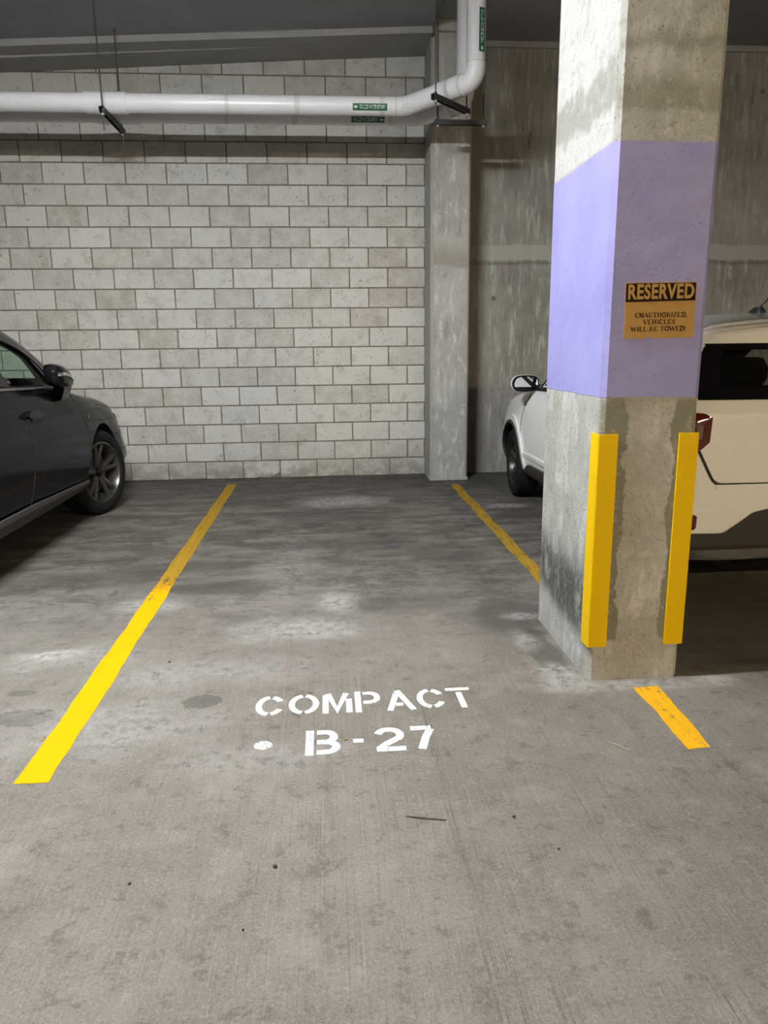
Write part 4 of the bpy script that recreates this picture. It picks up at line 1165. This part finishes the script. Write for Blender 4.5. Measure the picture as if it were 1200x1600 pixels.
# ------------------------------------------------------------------ dark crossover on the left
def dark_car():
    root = empty('dark_crossover_car', (-2.885, 6.50, 0))
    tag(root, 'dark graphite crossover car with folded mirror parked at the left edge', 'car')
    K = [(.99, .34, .50, .56, .46, .44, .64, .32, .70, .71), (.93, .27, .72, .80, .44, .62, .71, .48, .79, .81), (.80, .24, .86, .915, .44, .79, .80, .60, .885, .91), (.55, .23, .90, .942, .50, .86, .885, .68, .945, .98), (.28, .22, .89, .935, .60, .875, .945, .70, 1.005, 1.05),
         (0, .22, .90, .945, .65, .885, .99, .72, 1.04, 1.09), (-.35, .24, .90, .945, .70, .895, 1.035, .74, 1.08, 1.14), (-.52, .25, .90, .945, .72, .895, 1.06, .765, 1.15, 1.25), (-.80, .25, .90, .945, .74, .888, 1.115, .725, 1.385, 1.47),
         (-1.2, .25, .90, .945, .76, .885, 1.135, .680, 1.54, 1.62), (-1.8, .25, .90, .945, .78, .885, 1.155, .66, 1.61, 1.69), (-2.6, .25, .90, .945, .80, .88, 1.18, .65, 1.60, 1.685), (-3.2, .27, .89, .94, .80, .865, 1.2, .62, 1.53, 1.61),
         (-3.55, .30, .87, .915, .80, .82, 1.16, .60, 1.33, 1.39), (-3.74, .34, .82, .86, .76, .76, 1.06, .56, 1.13, 1.17), (-3.84, .42, .72, .76, .7, .66, .90, .5, .96, .99)]
    outer = body_solid(K)
    sk = Skin(outer)
    Ki = [(-.45, .42, .78, .86, .72, .84, .98, .70, 1.04, 1.10), (-.62, .40, .80, .87, .74, .845, 1.08, .69, 1.20, 1.29), (-.85, .40, .80, .87, .75, .84, 1.11, .68, 1.37, 1.455), (-1.2, .40, .80, .87, .76, .84, 1.13, .635, 1.50, 1.575), (-1.8, .40, .80, .87, .78, .84, 1.15, .615, 1.57, 1.64), (-2.3, .42, .80, .87, .80, .84, 1.17, .61, 1.56, 1.64),
          (-2.6, .80, .80, .86, .95, .83, 1.17, .60, 1.55, 1.63), (-3.2, .80, .78, .84, .95, .80, 1.18, .57, 1.47, 1.54), (-3.5, .80, .72, .78, .95, .72, 1.14, .52, 1.26, 1.32)]
    inner = body_solid(Ki)
    win = [(-.80, 1.165), (-.97, 1.315), (-1.12, 1.405), (-1.35, 1.475), (-1.78, 1.515), (-1.63, 1.185)]
    win2 = [(-1.74, 1.19), (-1.88, 1.52), (-2.55, 1.51), (-2.72, 1.40), (-2.66, 1.215)]
    cut = bmesh.new()
    for w_ in (win, win2): x_prism(cut, w_, -1.2, 1.2)
    wsx = [(-.66, 1.20), (.66, 1.20), (.60, 1.50), (-.60, 1.50)]
    y_prism(cut, wsx, -1.3, 0.4)
    y_prism(cut, [(-.52, 1.22), (.52, 1.22), (.48, 1.48), (-.48, 1.48)], -4.2, -3.0)
    arch = bmesh.new()
    for s in (1, -1):
        for yy in (0.0, -2.79):
            pts = [(yy + .015 + .45 * math.cos(2 * PI * k / 40), .365 + .425 * math.sin(2 * PI * k / 40)) for k in range(40)]
            x_prism(arch, pts, s * .56, s * 1.2)
    me = boolean(outer, [inner, arch, cut], [M['paint_grey'], M['dark']])
    link('body', me, parent=root)
    P = lambda name, bm, m, par=root, sm=30: obj(name, bm, m, par, sm)
    dwin = [(-.775, 1.145), (-.945, 1.325), (-1.10, 1.42), (-1.34, 1.492), (-1.80, 1.532)]
    for ax in ('+x', '-x'):
        g = P('side_window', sk.patch([(-.80, 1.166), (-.97, 1.315), (-1.12, 1.405), (-1.35, 1.475), (-1.78, 1.515)], [(-.80, 1.16), (-1.65, 1.18)], ax, -.014, .003), M['glass_green'])
        P('side_window', sk.patch([(-1.88, 1.52), (-2.55, 1.51), (-2.72, 1.40)], [(-1.74, 1.19), (-2.66, 1.215)], ax, -.014, .003), M['glass_green'])
        P('window_surround', sk.strip(dwin, .020, ax, .0005, .006, 26), M['gloss'])
        P('division_bar', sk.strip([(-.885, 1.165), (-1.02, 1.345)], .014, ax, -.008, .010), M['gloss'])
        P('b_pillar_cover', sk.patch([(-1.765, 1.515), (-1.90, 1.522)], [(-1.615, 1.18), (-1.755, 1.19)], ax, .001, .006), M['gloss'])
        P('chrome_belt_strip', sk.strip([(-.82, 1.140), (-1.6, 1.168), (-2.68, 1.2)], .008, ax, .003, .008, 40), M['silver'])
        P('mirror_base_plate', sk.strip([(-.70, 1.118), (-1.25, 1.135)], .018, ax, .002, .010), M['gloss'])
        # front door, dark gap behind, rear door
        de = [(-.60, 1.085), (-.50, .98), (-.385, .80), (-.365, .62), (-.41, .40)]
        dr = [(-1.73, 1.135), (-1.66, 1.07), (-1.545, .95), (-1.525, .78), (-1.545, .62), (-1.62, .40)]
        P('panel_gap', sk.strip(de, .0042, ax, .0004, .0015, 40), M['dark'])
        P('panel_gap', sk.strip(dr, .0042, ax, .0004, .0015, 40), M['dark'])
        h = P('door_handle', sk.patch([(-1.57, .995), (-1.50, 1.022), (-1.38, 1.018), (-1.30, .985)], [(-1.57, .985), (-1.50, .970), (-1.38, .966), (-1.30, .980)], ax, .006, .030, 12, 5), M['gloss'])
        P('handle_cup', sk.patch([(-1.49, .975), (-1.38, .975)], [(-1.46, .945), (-1.41, .945)], ax, .001, .004, 8, 3), M['dark'], h)
        # rocker: dark sill with lighter strip
        P('rocker_panel', sk.patch([(-2.34, .395), (-.44, .370)], [(-2.34, .29), (-.50, .28)], ax, .004, .018, 30, 4), M['clad'])
        P('rocker_strip', sk.patch([(-2.34, .425), (-1.6, .418), (-.46, .375)], [(-2.34, .385), (-1.6, .380), (-.44, .350)], ax, .016, .014, 30, 3), M['sillgrey'])
        P('fender_badge', sk.patch([(-.345, .895), (-.305, .89)], [(-.335, .86), (-.312, .86)], ax, .001, .004, 4, 3), M['silver'])
        P('hood_crease', sk.strip([(.72, .84), (.50, .895), (.25, .925), (0, .955)], .0025, ax, .0003, .001, 24), M['dark'])
        P('headlight', sk.patch([(.62, .825), (.72, .81), (.80, .775)], [(.66, .795), (.74, .70), (.80, .61)], ax, .001, .006, 10, 5), M['gloss'])
    P('windscreen', sk.patch([(-.60, 1.50), (.60, 1.50)], [(-.66, 1.20), (.66, 1.20)], 'front', -.014, .003, 24, 8), M['glass_clear'])
    P('rear_window', sk.patch([(-.48, 1.48), (.48, 1.48)], [(-.52, 1.22), (.52, 1.22)], 'rear', -.014, .003, 16, 6), M['glass_dark'])
    P('grille', sk.patch([(-.30, .66), (.30, .66)], [(-.34, .46), (.34, .46)], 'front', .001, .008, 10, 4), M['gloss'])
    # dashboard, wheel, seats
    rows = []
    for x_ in (-.80, -.4, 0, .4, .80):
        rows.append([(x_, -.50, 1.03), (x_, -.72, 1.10), (x_, -.95, 1.05), (x_, -.98, .85), (x_, -.55, .80)])
    P('dashboard', loft(rows), M['seat'])
    sw = P('steering_wheel', lathe([(.185 + .016 * math.cos(a), .016 * math.sin(a)) for a in [k * PI / 4 for k in range(8)]], 28, 'y'), M['seat'])
    sw.location = (-.38, -1.08, 1.0); sw.rotation_euler = (math.radians(-25), 0, 0)
    obj('steering_spoke', B(-.18, -.012, -.02, .18, .012, .02, .006), M['seat'], sw)
    for x_ in (-.38, .38): seat(root, x_, -1.55, .50, M['seat'])
    seat(root, -.38, -2.35, .50, M['seat']); seat(root, .38, -2.35, .50, M['seat'])
    # folded mirrors
    sil = [(-1.17, 1.315), (-1.07, 1.312), (-.97, 1.283), (-.89, 1.235), (-.835, 1.175), (-.845, 1.15), (-.94, 1.142), (-1.08, 1.157), (-1.16, 1.175), (-1.185, 1.25)]
    cy_, cz_ = -1.02, 1.225
    for s in (1, -1):
        rows = []
        for xo, k in ((.925, .86), (.945, .97), (.985, 1.0), (1.015, .92), (1.035, .72), (1.045, .40)):
            rows.append([(s * xo, cy_ + (p[0] - cy_) * k, cz_ + (p[1] - cz_) * k) for p in resample(smooth_poly(sil + [sil[0]], 4), 30)[:-1]])
        hb = loft(rows); hs = Skin(hb)
        mh = P('mirror_housing', hb, M['gloss'], root, 40)
        P('turn_signal', hs.patch([(-1.165, 1.256), (-1.08, 1.256), (-1.0, 1.236), (-.915, 1.195)], [(-1.165, 1.232), (-1.08, 1.234), (-1.0, 1.220), (-.92, 1.188)], '+x' if s > 0 else '-x', .001, .006, 12, 3), M['chrome'], mh)
        rows = []
        for z_, x0, x1, y0, y1 in ((1.165, .93, 1.0, -1.0, -.84), (1.13, .90, .985, -.96, -.80), (1.07, .885, .955, -.93, -.79), (1.045, .885, .93, -.90, -.78)):
            rows.append([(s * x0, y0, z_), (s * x1, y0, z_), (s * x1, y1, z_), (s * x0, y1, z_)])
        P('mirror_stalk', loft(rows), M['gloss'], mh)
    R_ = .365
    for sx in (1, -1):
        wheel(root, 'wheel', sx * .815, 0.0, R_, .262, .235, sx, math.radians(-17), M['tyre'], M['rim_grey'], 5, .20, M['gloss'])
        wheel(root, 'wheel', sx * .815, -2.79, R_, .262, .235, sx, 0.0, M['tyre'], M['rim_grey'], 5, .20, M['gloss'])
dark_car()

# ------------------------------------------------------------------ white compact SUV on the right
def white_car():
    root = empty('white_suv_car', (2.605, 6.80, 0))
    tag(root, 'white compact SUV parked beyond the column, rear toward the viewer', 'car')
    K = [(.82, .42, .36, .42, .5, .38, .64, .30, .68, .69), (.75, .29, .58, .66, .5, .62, .72, .48, .77, .79), (.60, .24, .74, .81, .52, .75, .80, .56, .87, .90), (.40, .22, .81, .86, .54, .80, .86, .60, .94, .97), (.15, .21, .84, .88, .58, .83, .91, .64, .985, 1.025),
         (-.2, .21, .85, .885, .62, .84, .96, .66, 1.02, 1.065), (-.48, .22, .85, .885, .65, .84, .995, .70, 1.06, 1.14), (-.78, .22, .85, .885, .66, .835, 1.02, .675, 1.27, 1.36), (-1.12, .22, .85, .885, .68, .83, 1.035, .63, 1.435, 1.515), (-1.7, .22, .85, .885, .70, .83, 1.05, .62, 1.50, 1.57),
         (-2.4, .23, .85, .885, .72, .825, 1.07, .61, 1.49, 1.56), (-2.80, .25, .85, .885, .74, .82, 1.085, .60, 1.455, 1.525), (-2.90, .25, .85, .885, .75, .82, 1.085, .60, 1.43, 1.505), (-2.965, .25, .85, .885, .75, .815, 1.085, .60, 1.36, 1.43), (-3.04, .25, .845, .88, .75, .81, 1.075, .61, 1.235, 1.285),
         (-3.11, .26, .835, .87, .72, .80, 1.06, .61, 1.125, 1.145), (-3.15, .27, .81, .85, .70, .785, 1.04, .60, 1.085, 1.10), (-3.18, .29, .77, .81, .68, .75, 1.0, .56, 1.05, 1.06)]
    outer = body_solid(K, .06)
    sk = Skin(outer)
    Ki = [(-.40, .40, .72, .80, .62, .78, .92, .60, .98, 1.02), (-.58, .38, .74, .81, .65, .785, .99, .63, 1.08, 1.16), (-.82, .38, .74, .81, .66, .78, 1.02, .625, 1.255, 1.34), (-1.12, .38, .74, .81, .68, .775, 1.03, .585, 1.395, 1.475), (-1.7, .38, .74, .81, .70, .775, 1.045, .575, 1.46, 1.53), (-1.95, .40, .74, .81, .72, .775, 1.06, .57, 1.455, 1.525),
          (-2.2, .76, .74, .81, .92, .775, 1.065, .57, 1.45, 1.52), (-2.75, .76, .74, .80, .92, .765, 1.08, .56, 1.42, 1.485), (-2.90, .76, .74, .79, .92, .76, 1.08, .56, 1.37, 1.42), (-2.97, .76, .73, .78, .92, .75, 1.06, .56, 1.20, 1.25)]
    inner = body_solid(Ki, .06)
    cut = bmesh.new()
    win = [(-.78, 1.075), (-.98, 1.255), (-1.25, 1.37), (-1.62, 1.405), (-1.58, 1.085)]
    win2 = [(-1.70, 1.09), (-1.74, 1.405), (-2.3, 1.39), (-2.42, 1.11)]
    win3 = [(-2.50, 1.12), (-2.42, 1.37), (-2.68, 1.34), (-2.72, 1.15)]
    for w_ in (win, win2, win3): x_prism(cut, w_, -1.2, 1.2)
    y_prism(cut, [(-.60, 1.13), (.60, 1.13), (.55, 1.40), (-.55, 1.40)], -1.25, .4)
    y_prism(cut, [(-.585, 1.165), (.585, 1.165), (.515, 1.375), (-.515, 1.375)], -4.0, -2.6)
    arch = bmesh.new()
    for s in (1, -1):
        for yy in (0.0, -2.52):
            pts = [(yy + .375 * math.cos(2 * PI * k / 40), .33 + .375 * math.sin(2 * PI * k / 40)) for k in range(40)]
            x_prism(arch, pts, s * .52, s * 1.2)
    me = boolean(outer, [inner, arch, cut], [M['paint_white'], M['dark']])
    link('body', me, parent=root)
    P = lambda name, bm, m, par=root, sm=30: obj(name, bm, m, par, sm)
    for ax in ('-x', '+x'):
        P('side_window', sk.patch([(-.78, 1.077), (-.98, 1.255), (-1.25, 1.37), (-1.62, 1.405)], [(-.78, 1.073), (-1.58, 1.085)], ax, -.014, .003), M['glass_clear'])
        P('side_window', sk.patch([(-1.74, 1.405), (-2.3, 1.39)], [(-1.70, 1.09), (-2.42, 1.11)], ax, -.014, .003), M['glass_dark'])
        P('side_window', sk.patch([(-2.42, 1.37), (-2.68, 1.34)], [(-2.50, 1.12), (-2.72, 1.15)], ax, -.014, .003), M['glass_dark'])
        P('window_surround', sk.strip([(-.70, 1.055), (-.96, 1.275), (-1.24, 1.39), (-1.66, 1.42)], .022, ax, .0005, .006, 26), M['gloss'])
        P('window_surround', sk.strip([(-.62, 1.045), (-1.6, 1.068), (-2.7, 1.11)], .016, ax, .0005, .006, 40), M['gloss'])
        P('panel_gap', sk.strip([(-.50, .965), (-.40, .87), (-.33, .72), (-.335, .52), (-.41, .33)], .004, ax, .0004, .0015, 40), M['dark'])
        P('panel_gap', sk.strip([(-1.62, 1.07), (-1.60, .8), (-1.58, .45)], .004, ax, .0004, .0015, 30), M['dark'])
        P('door_crease', sk.patch([(-.42, .475), (-.7, .485), (-1.5, .48)], [(-.42, .445), (-.7, .450), (-1.5, .445)], ax, .0, .012, 24, 3), M['paint_white'])
        P('sill_cladding', sk.patch([(-.42, .30), (-.52, .355), (-.64, .395), (-1.0, .40), (-2.05, .39)], [(-.42, .24), (-.52, .235), (-.64, .235), (-1.0, .235), (-2.05, .235)], ax, .002, .020, 34, 4), M['clad'])
        # wheel-arch flare ring: white lip and black liner edge
        for rr, hw, off, mm, nm in ((.420, .030, .002, 'paint_white', 'arch_flare'), (.382, .014, .006, 'clad', 'arch_moulding')):
            for yy in (0.0, -2.52):
                pts = [(yy + rr * math.cos(math.radians(a)), .33 + rr * math.sin(math.radians(a))) for a in range(-8, 189, 7)]
                L_, R_ = ribbon2d(pts, hw)
                P(nm, sk.grid([L_, [Vector(p) for p in pts], R_], ax, off, .014), M[mm])
        P('fender_vent', sk.patch([(-.39, .925), (-.44, .93)], [(-.37, .885), (-.43, .885)], ax, .001, .005, 5, 3), M['silver'])
        P('pillar_shadow_strip', sk.patch([(-.46, 1.0), (-.54, 1.015)], [(-.40, .885), (-.425, .885)], ax, .001, .003, 6, 4), M['silver'])
        P('headlight', sk.patch([(.55, .70), (.70, .68)], [(.55, .56), (.70, .56)], ax, .001, .006, 8, 4), M['lens'])
        h = P('door_handle', sk.patch([(-1.50, .935), (-1.34, .93)], [(-1.50, .905), (-1.34, .905)], ax, .008, .026, 8, 4), M['paint_white'])
        # roof rail
        s = 1 if ax == '+x' else -1
    P('windscreen', sk.patch([(-.55, 1.40), (.55, 1.40)], [(-.60, 1.13), (.60, 1.13)], 'front', -.014, .003, 24, 8), M['glass_clear'])
    # black glass field of the tailgate around the opening
    P('rear_window', sk.patch([(-.515, 1.375), (.515, 1.375)], [(-.585, 1.165), (.585, 1.165)], 'rear', -.016, .003, 20, 8), M['glass_dark'])
    for top, bot in (([(-.59, 1.402), (.59, 1.402)], [(-.60, 1.368), (.60, 1.368)]), ([(-.735, 1.17), (.735, 1.17)], [(-.745, 1.117), (.745, 1.117)]),
                     ([(-.60, 1.385), (-.51, 1.39)], [(-.735, 1.15), (-.578, 1.15)]), ([(.51, 1.39), (.60, 1.385)], [(.578, 1.15), (.735, 1.15)])):
        P('rear_window_border', sk.patch(top, bot, 'rear', .001, .004, 20, 6), M['gloss'])
    # spoiler lip over the glass, pale grey roof panel
    rows = []
    for x_, y_, z_ in ((-.62, -2.86, 1.425), (-.5, -2.93, 1.452), (-.25, -2.97, 1.475), (0, -2.98, 1.482), (.25, -2.97, 1.475), (.5, -2.93, 1.452), (.62, -2.86, 1.425)):
        rows.append([(x_, y_ + .30, z_ + .010), (x_, y_ + .10, z_ + .024), (x_, y_ + .01, z_ + .010), (x_, y_ - .005, z_ - .005), (x_, y_ + .015, z_ - .055), (x_, y_ + .05, z_ - .062), (x_, y_ + .30, z_ - .05)])
    P('roof_spoiler', loft(rows), M['paint_white'])
    P('roof_panel', sk.patch([(-.57, -1.25), (.57, -1.25)], [(-.57, -2.86), (.57, -2.86)], 'top', .004, .018, 22, 22), M['roof_grey'])
    for s in (-1, 1):
        pts = [(s * .585, -1.3, 1.49), (s * .585, -1.4, 1.545), (s * .58, -2.0, 1.565), (s * .575, -2.6, 1.545), (s * .57, -2.72, 1.485)]
        P('roof_rail', T(smooth_poly(pts, 5), .016, 8), M['roof_grey'])
    an = P('antenna_base', loft([[(u * .030 * k - .03, -2.42 + v * .085 * k - .03 * t, 1.565 + .045 * t) for u, v in ((0, 1), (.8, .5), (1, 0), (1, -.8), (.6, -1), (-.6, -1), (-1, -.8), (-1, 0), (-.8, .5))] for t, k in ((0, 1.15), (.5, .9), (1, .5))]), M['dark'])
    obj('antenna_mast', T([(-.03, -2.45, 1.60), (.055, -2.50, 1.72), (.11, -2.53, 1.80)], [.009, .006, .005], 8), M['dark'], an)
    # lamps
    for s in (-1, 1):
        f = lambda pts: [(s * p[0], p[1]) for p in pts]
        t = P('tail_lamp', sk.patch(f([(.835, 1.05), (.76, 1.06), (.69, 1.055), (.655, 1.035)]), f([(.835, .86), (.76, .862), (.70, .872), (.66, .91)]), 'rear', .002, .022, 16, 8), M['red'])
        P('lamp_lens', sk.patch(f([(.735, .995), (.700, .995)]), f([(.735, .925), (.705, .925)]), 'rear', .022, .004, 6, 5), M['lens'], t)
        P('rear_reflector', sk.patch(f([(.80, .525), (.70, .525), (.688, .515)]), f([(.80, .445), (.70, .445), (.690, .455)]), 'rear', .001, .010, 8, 5), M['red'])
    # tailgate: raised plate whose lower outline reads as the shut line
    gate = [(-.705, .862), (-.622, .712), (-.600, .690), (-.57, .683), (.57, .683), (.600, .690), (.622, .712), (.705, .862)]
    P('panel_gap', sk.strip(gate, .0055, 'rear', .0005, .0022, 70), M['dark'])
    rows = []
    for z_, hw in ((1.112, .735), (1.05, .727), (.98, .716), (.92, .707), (.862, .698), (.81, .669), (.76, .642), (.715, .616), (.702, .600), (.692, .572)):
        rows.append([Vector((-hw + 2 * hw * i / 30, z_)) for i in range(31)])
    P('tailgate', sk.grid(rows, 'rear', .001, .009), M['paint_white'])
    P('tailgate_crease', sk.strip([(-.60, 1.022), (.60, 1.022)], .004, 'rear', .009, .0035, 30), M['paint_white'])
    P('tailgate_crease', sk.strip([(-.62, .875), (.62, .875)], .004, 'rear', .009, .0035, 30), M['paint_white'])
    P('bumper_step', sk.patch([(-.60, .682), (.60, .682)], [(-.585, .660), (.585, .660)], 'rear', -.012, .016, 24, 3), M['paint_white'])
    blk = [(-.80, .425), (-.536, .42), (-.44, .485), (-.38, .53), (-.30, .547), (.30, .547), (.38, .53), (.44, .485), (.536, .42), (.80, .425)]
    P('bumper_cladding', sk.patch(blk, [(-.80, .352), (.80, .352)], 'rear', .002, .014, 60, 6), M['clad'])
    P('bumper_shadow_groove', sk.patch([(-.78, .354), (.78, .354)], [(-.78, .334), (.78, .334)], 'rear', -.012, .014, 30, 3), M['dark'])
    P('skid_plate', sk.patch([(-.76, .336), (.76, .336)], [(-.70, .292), (.70, .292)], 'rear', .004, .022, 30, 4), M['silver'])
    P('number_plate', B(-.26, -3.215, .75, .26, -3.198, .86, .004), M['plate'])
    # interior
    rows = []
    for x_ in (-.74, 0, .74):
        rows.append([(x_, -.50, .97), (x_, -.72, 1.04), (x_, -.92, 1.0), (x_, -.95, .8), (x_, -.50, .78)])
    P('dashboard', loft(rows), M['seat'])
    for x_ in (-.34, .34): seat(root, x_, -1.38, .365, M['seat'])
    for x_ in (-.36, .36): seat(root, x_, -2.15, .40, M['seat'], -.10, False)
    # door mirrors
    for s in (-1, 1):
        rows = []
        gl = [(.80, 1.045), (.84, 1.02), (.98, 1.018), (1.02, 1.04), (1.035, 1.09), (1.01, 1.14), (.95, 1.155), (.84, 1.150), (.805, 1.12)]
        gl = [(p[0] + .0, p[1]) for p in gl]
        cx_, cz_ = .92, 1.087
        for yy, k in ((-.595, .97), (-.585, 1.0), (-.54, 1.0), (-.49, .90), (-.455, .66), (-.445, .3)):
            rows.append([(s * (cx_ + (p[0] - cx_) * k), yy, cz_ + (p[1] - cz_) * k) for p in resample(smooth_poly(gl + [gl[0]], 4), 32)[:-1]])
        mh = P('mirror_housing', loft(rows), M['gloss'], root, 40)
        pts = [(s * (cx_ + (p[0] - cx_) * .86), cz_ + (p[1] - cz_) * .83) for p in resample(smooth_poly(gl + [gl[0]], 4), 32)[:-1]]
        bm = bmesh.new(); y_prism(bm, pts, -.5975, -.592); bmesh.ops.recalc_face_normals(bm, faces=bm.faces)
        bmesh.ops.rotate(bm, verts=bm.verts, cent=(s * cx_, -.594, cz_), matrix=Matrix.Rotation(math.radians(5), 3, 'X'))
        mg = P('mirror_glass', bm, M['mirror'], mh)
        P('mirror_cap', loft([[(s * (cx_ + (p[0] - cx_) * k), yy, cz_ + (p[1] - cz_) * k) for p in resample(smooth_poly(gl + [gl[0]], 4), 32)[:-1]] for yy, k in ((-.572, 1.03), (-.54, 1.035), (-.485, .94), (-.448, .69), (-.438, .3))]), M['paint_white'], mh, 40)
        P('mirror_arm', B(min(s * .74, s * .83), -.585, 1.035, max(s * .74, s * .83), -.50, 1.075, .01), M['gloss'], mh)
    for sx in (1, -1):
        wheel(root, 'wheel', sx * .765, 0.0, .325, .222, .205, sx, math.radians(-4), M['tyre'], M['rim_dark'], 5, 0, M['gloss'])
        wheel(root, 'wheel', sx * .765, -2.52, .325, .222, .205, sx, 0.0, M['tyre'], M['rim_dark'], 5, 0, M['gloss'])
white_car()

# ================================================================== SMALL LITTER ON THE FLOOR
def pebble(x, y, r, label, m='pebble'):
    bm = bmesh.new()
    bmesh.ops.create_icosphere(bm, subdivisions=2, radius=r)
    q_ = random.Random(int(x * 1000 + y * 77))
    for v in bm.verts: v.co *= q_.uniform(.82, 1.15); v.co.z *= .55
    lo = min(v.co.z for v in bm.verts)
    for v in bm.verts: v.co.z -= lo
    tag(obj('pebble', bm, M[m], loc=(x, y, 0.0)), label, 'pebble', 'pebbles on the floor')
pebble(-.181, 1.786, .0065, 'largest dark pebble on the bare floor, in front of the letter B', )
pebble(.532, 1.941, .0055, 'dark pebble to the right of the number seven, toward the viewer')
pebble(.622, 1.786, .0045, 'small dark pebble nearest the viewer on the right')
pebble(-.568, 1.756, .0045, 'small dark pebble nearest the viewer on the left')
pebble(-.245, 1.565, .0035, 'tiny dark pebble at the very front of the floor')
pebble(-.758, 3.205, .006, 'dark pebble beside the long yellow line')
def twig(pts, r, m, label):
    o = Vector((pts[0][0], pts[0][1], 0))
    tag(obj('twig', T([Vector((p[0], p[1], p[2] + r)) - o for p in pts], r, 6), M[m], loc=o), label, 'twig', 'twigs on the floor')
twig([(.975, 2.335, 0), (1.0, 2.31, .001), (1.03, 2.27, 0)], .0026, 'twig', 'pale dry twig on the floor left of the orange line stub')
twig([(.205, 1.975, 0), (.26, 1.958, .002), (.325, 1.945, 0)], .0018, 'twig_dark', 'thin dark twig lying on the floor below the number two')
def leaf(x, y, s, a, label):
    bm = bmesh.new()
    up = [(-1, 0, 0), (-.4, .32, .12), (.3, .34, .2), (1, 0, .05), (.3, -.34, .14), (-.4, -.3, .22)]
    t = [bm.verts.new((p[0] * s, p[1] * s, p[2] * s + .0016)) for p in up]; b = [bm.verts.new((p[0] * s, p[1] * s, p[2] * s)) for p in up]
    bm.faces.new(t); bm.faces.new(b[::-1])
    for i in range(6): bm.faces.new((t[i], b[i], b[(i + 1) % 6], t[(i + 1) % 6]))
    o = obj('leaf_scrap', bm, M['leaf'], loc=(x, y, 0.0017)); o.rotation_euler.z = a
    tag(o, label, 'leaf', 'leaf scraps on the floor')
leaf(.033, 2.442, .010, .3, 'dry leaf scrap just left of the painted dash')
leaf(-.105, 2.836, .009, .1, 'dry leaf scrap above the letter O of COMPACT')
leaf(-1.085, 2.545, .010, .8, 'dry leaf scrap left of the long yellow line')
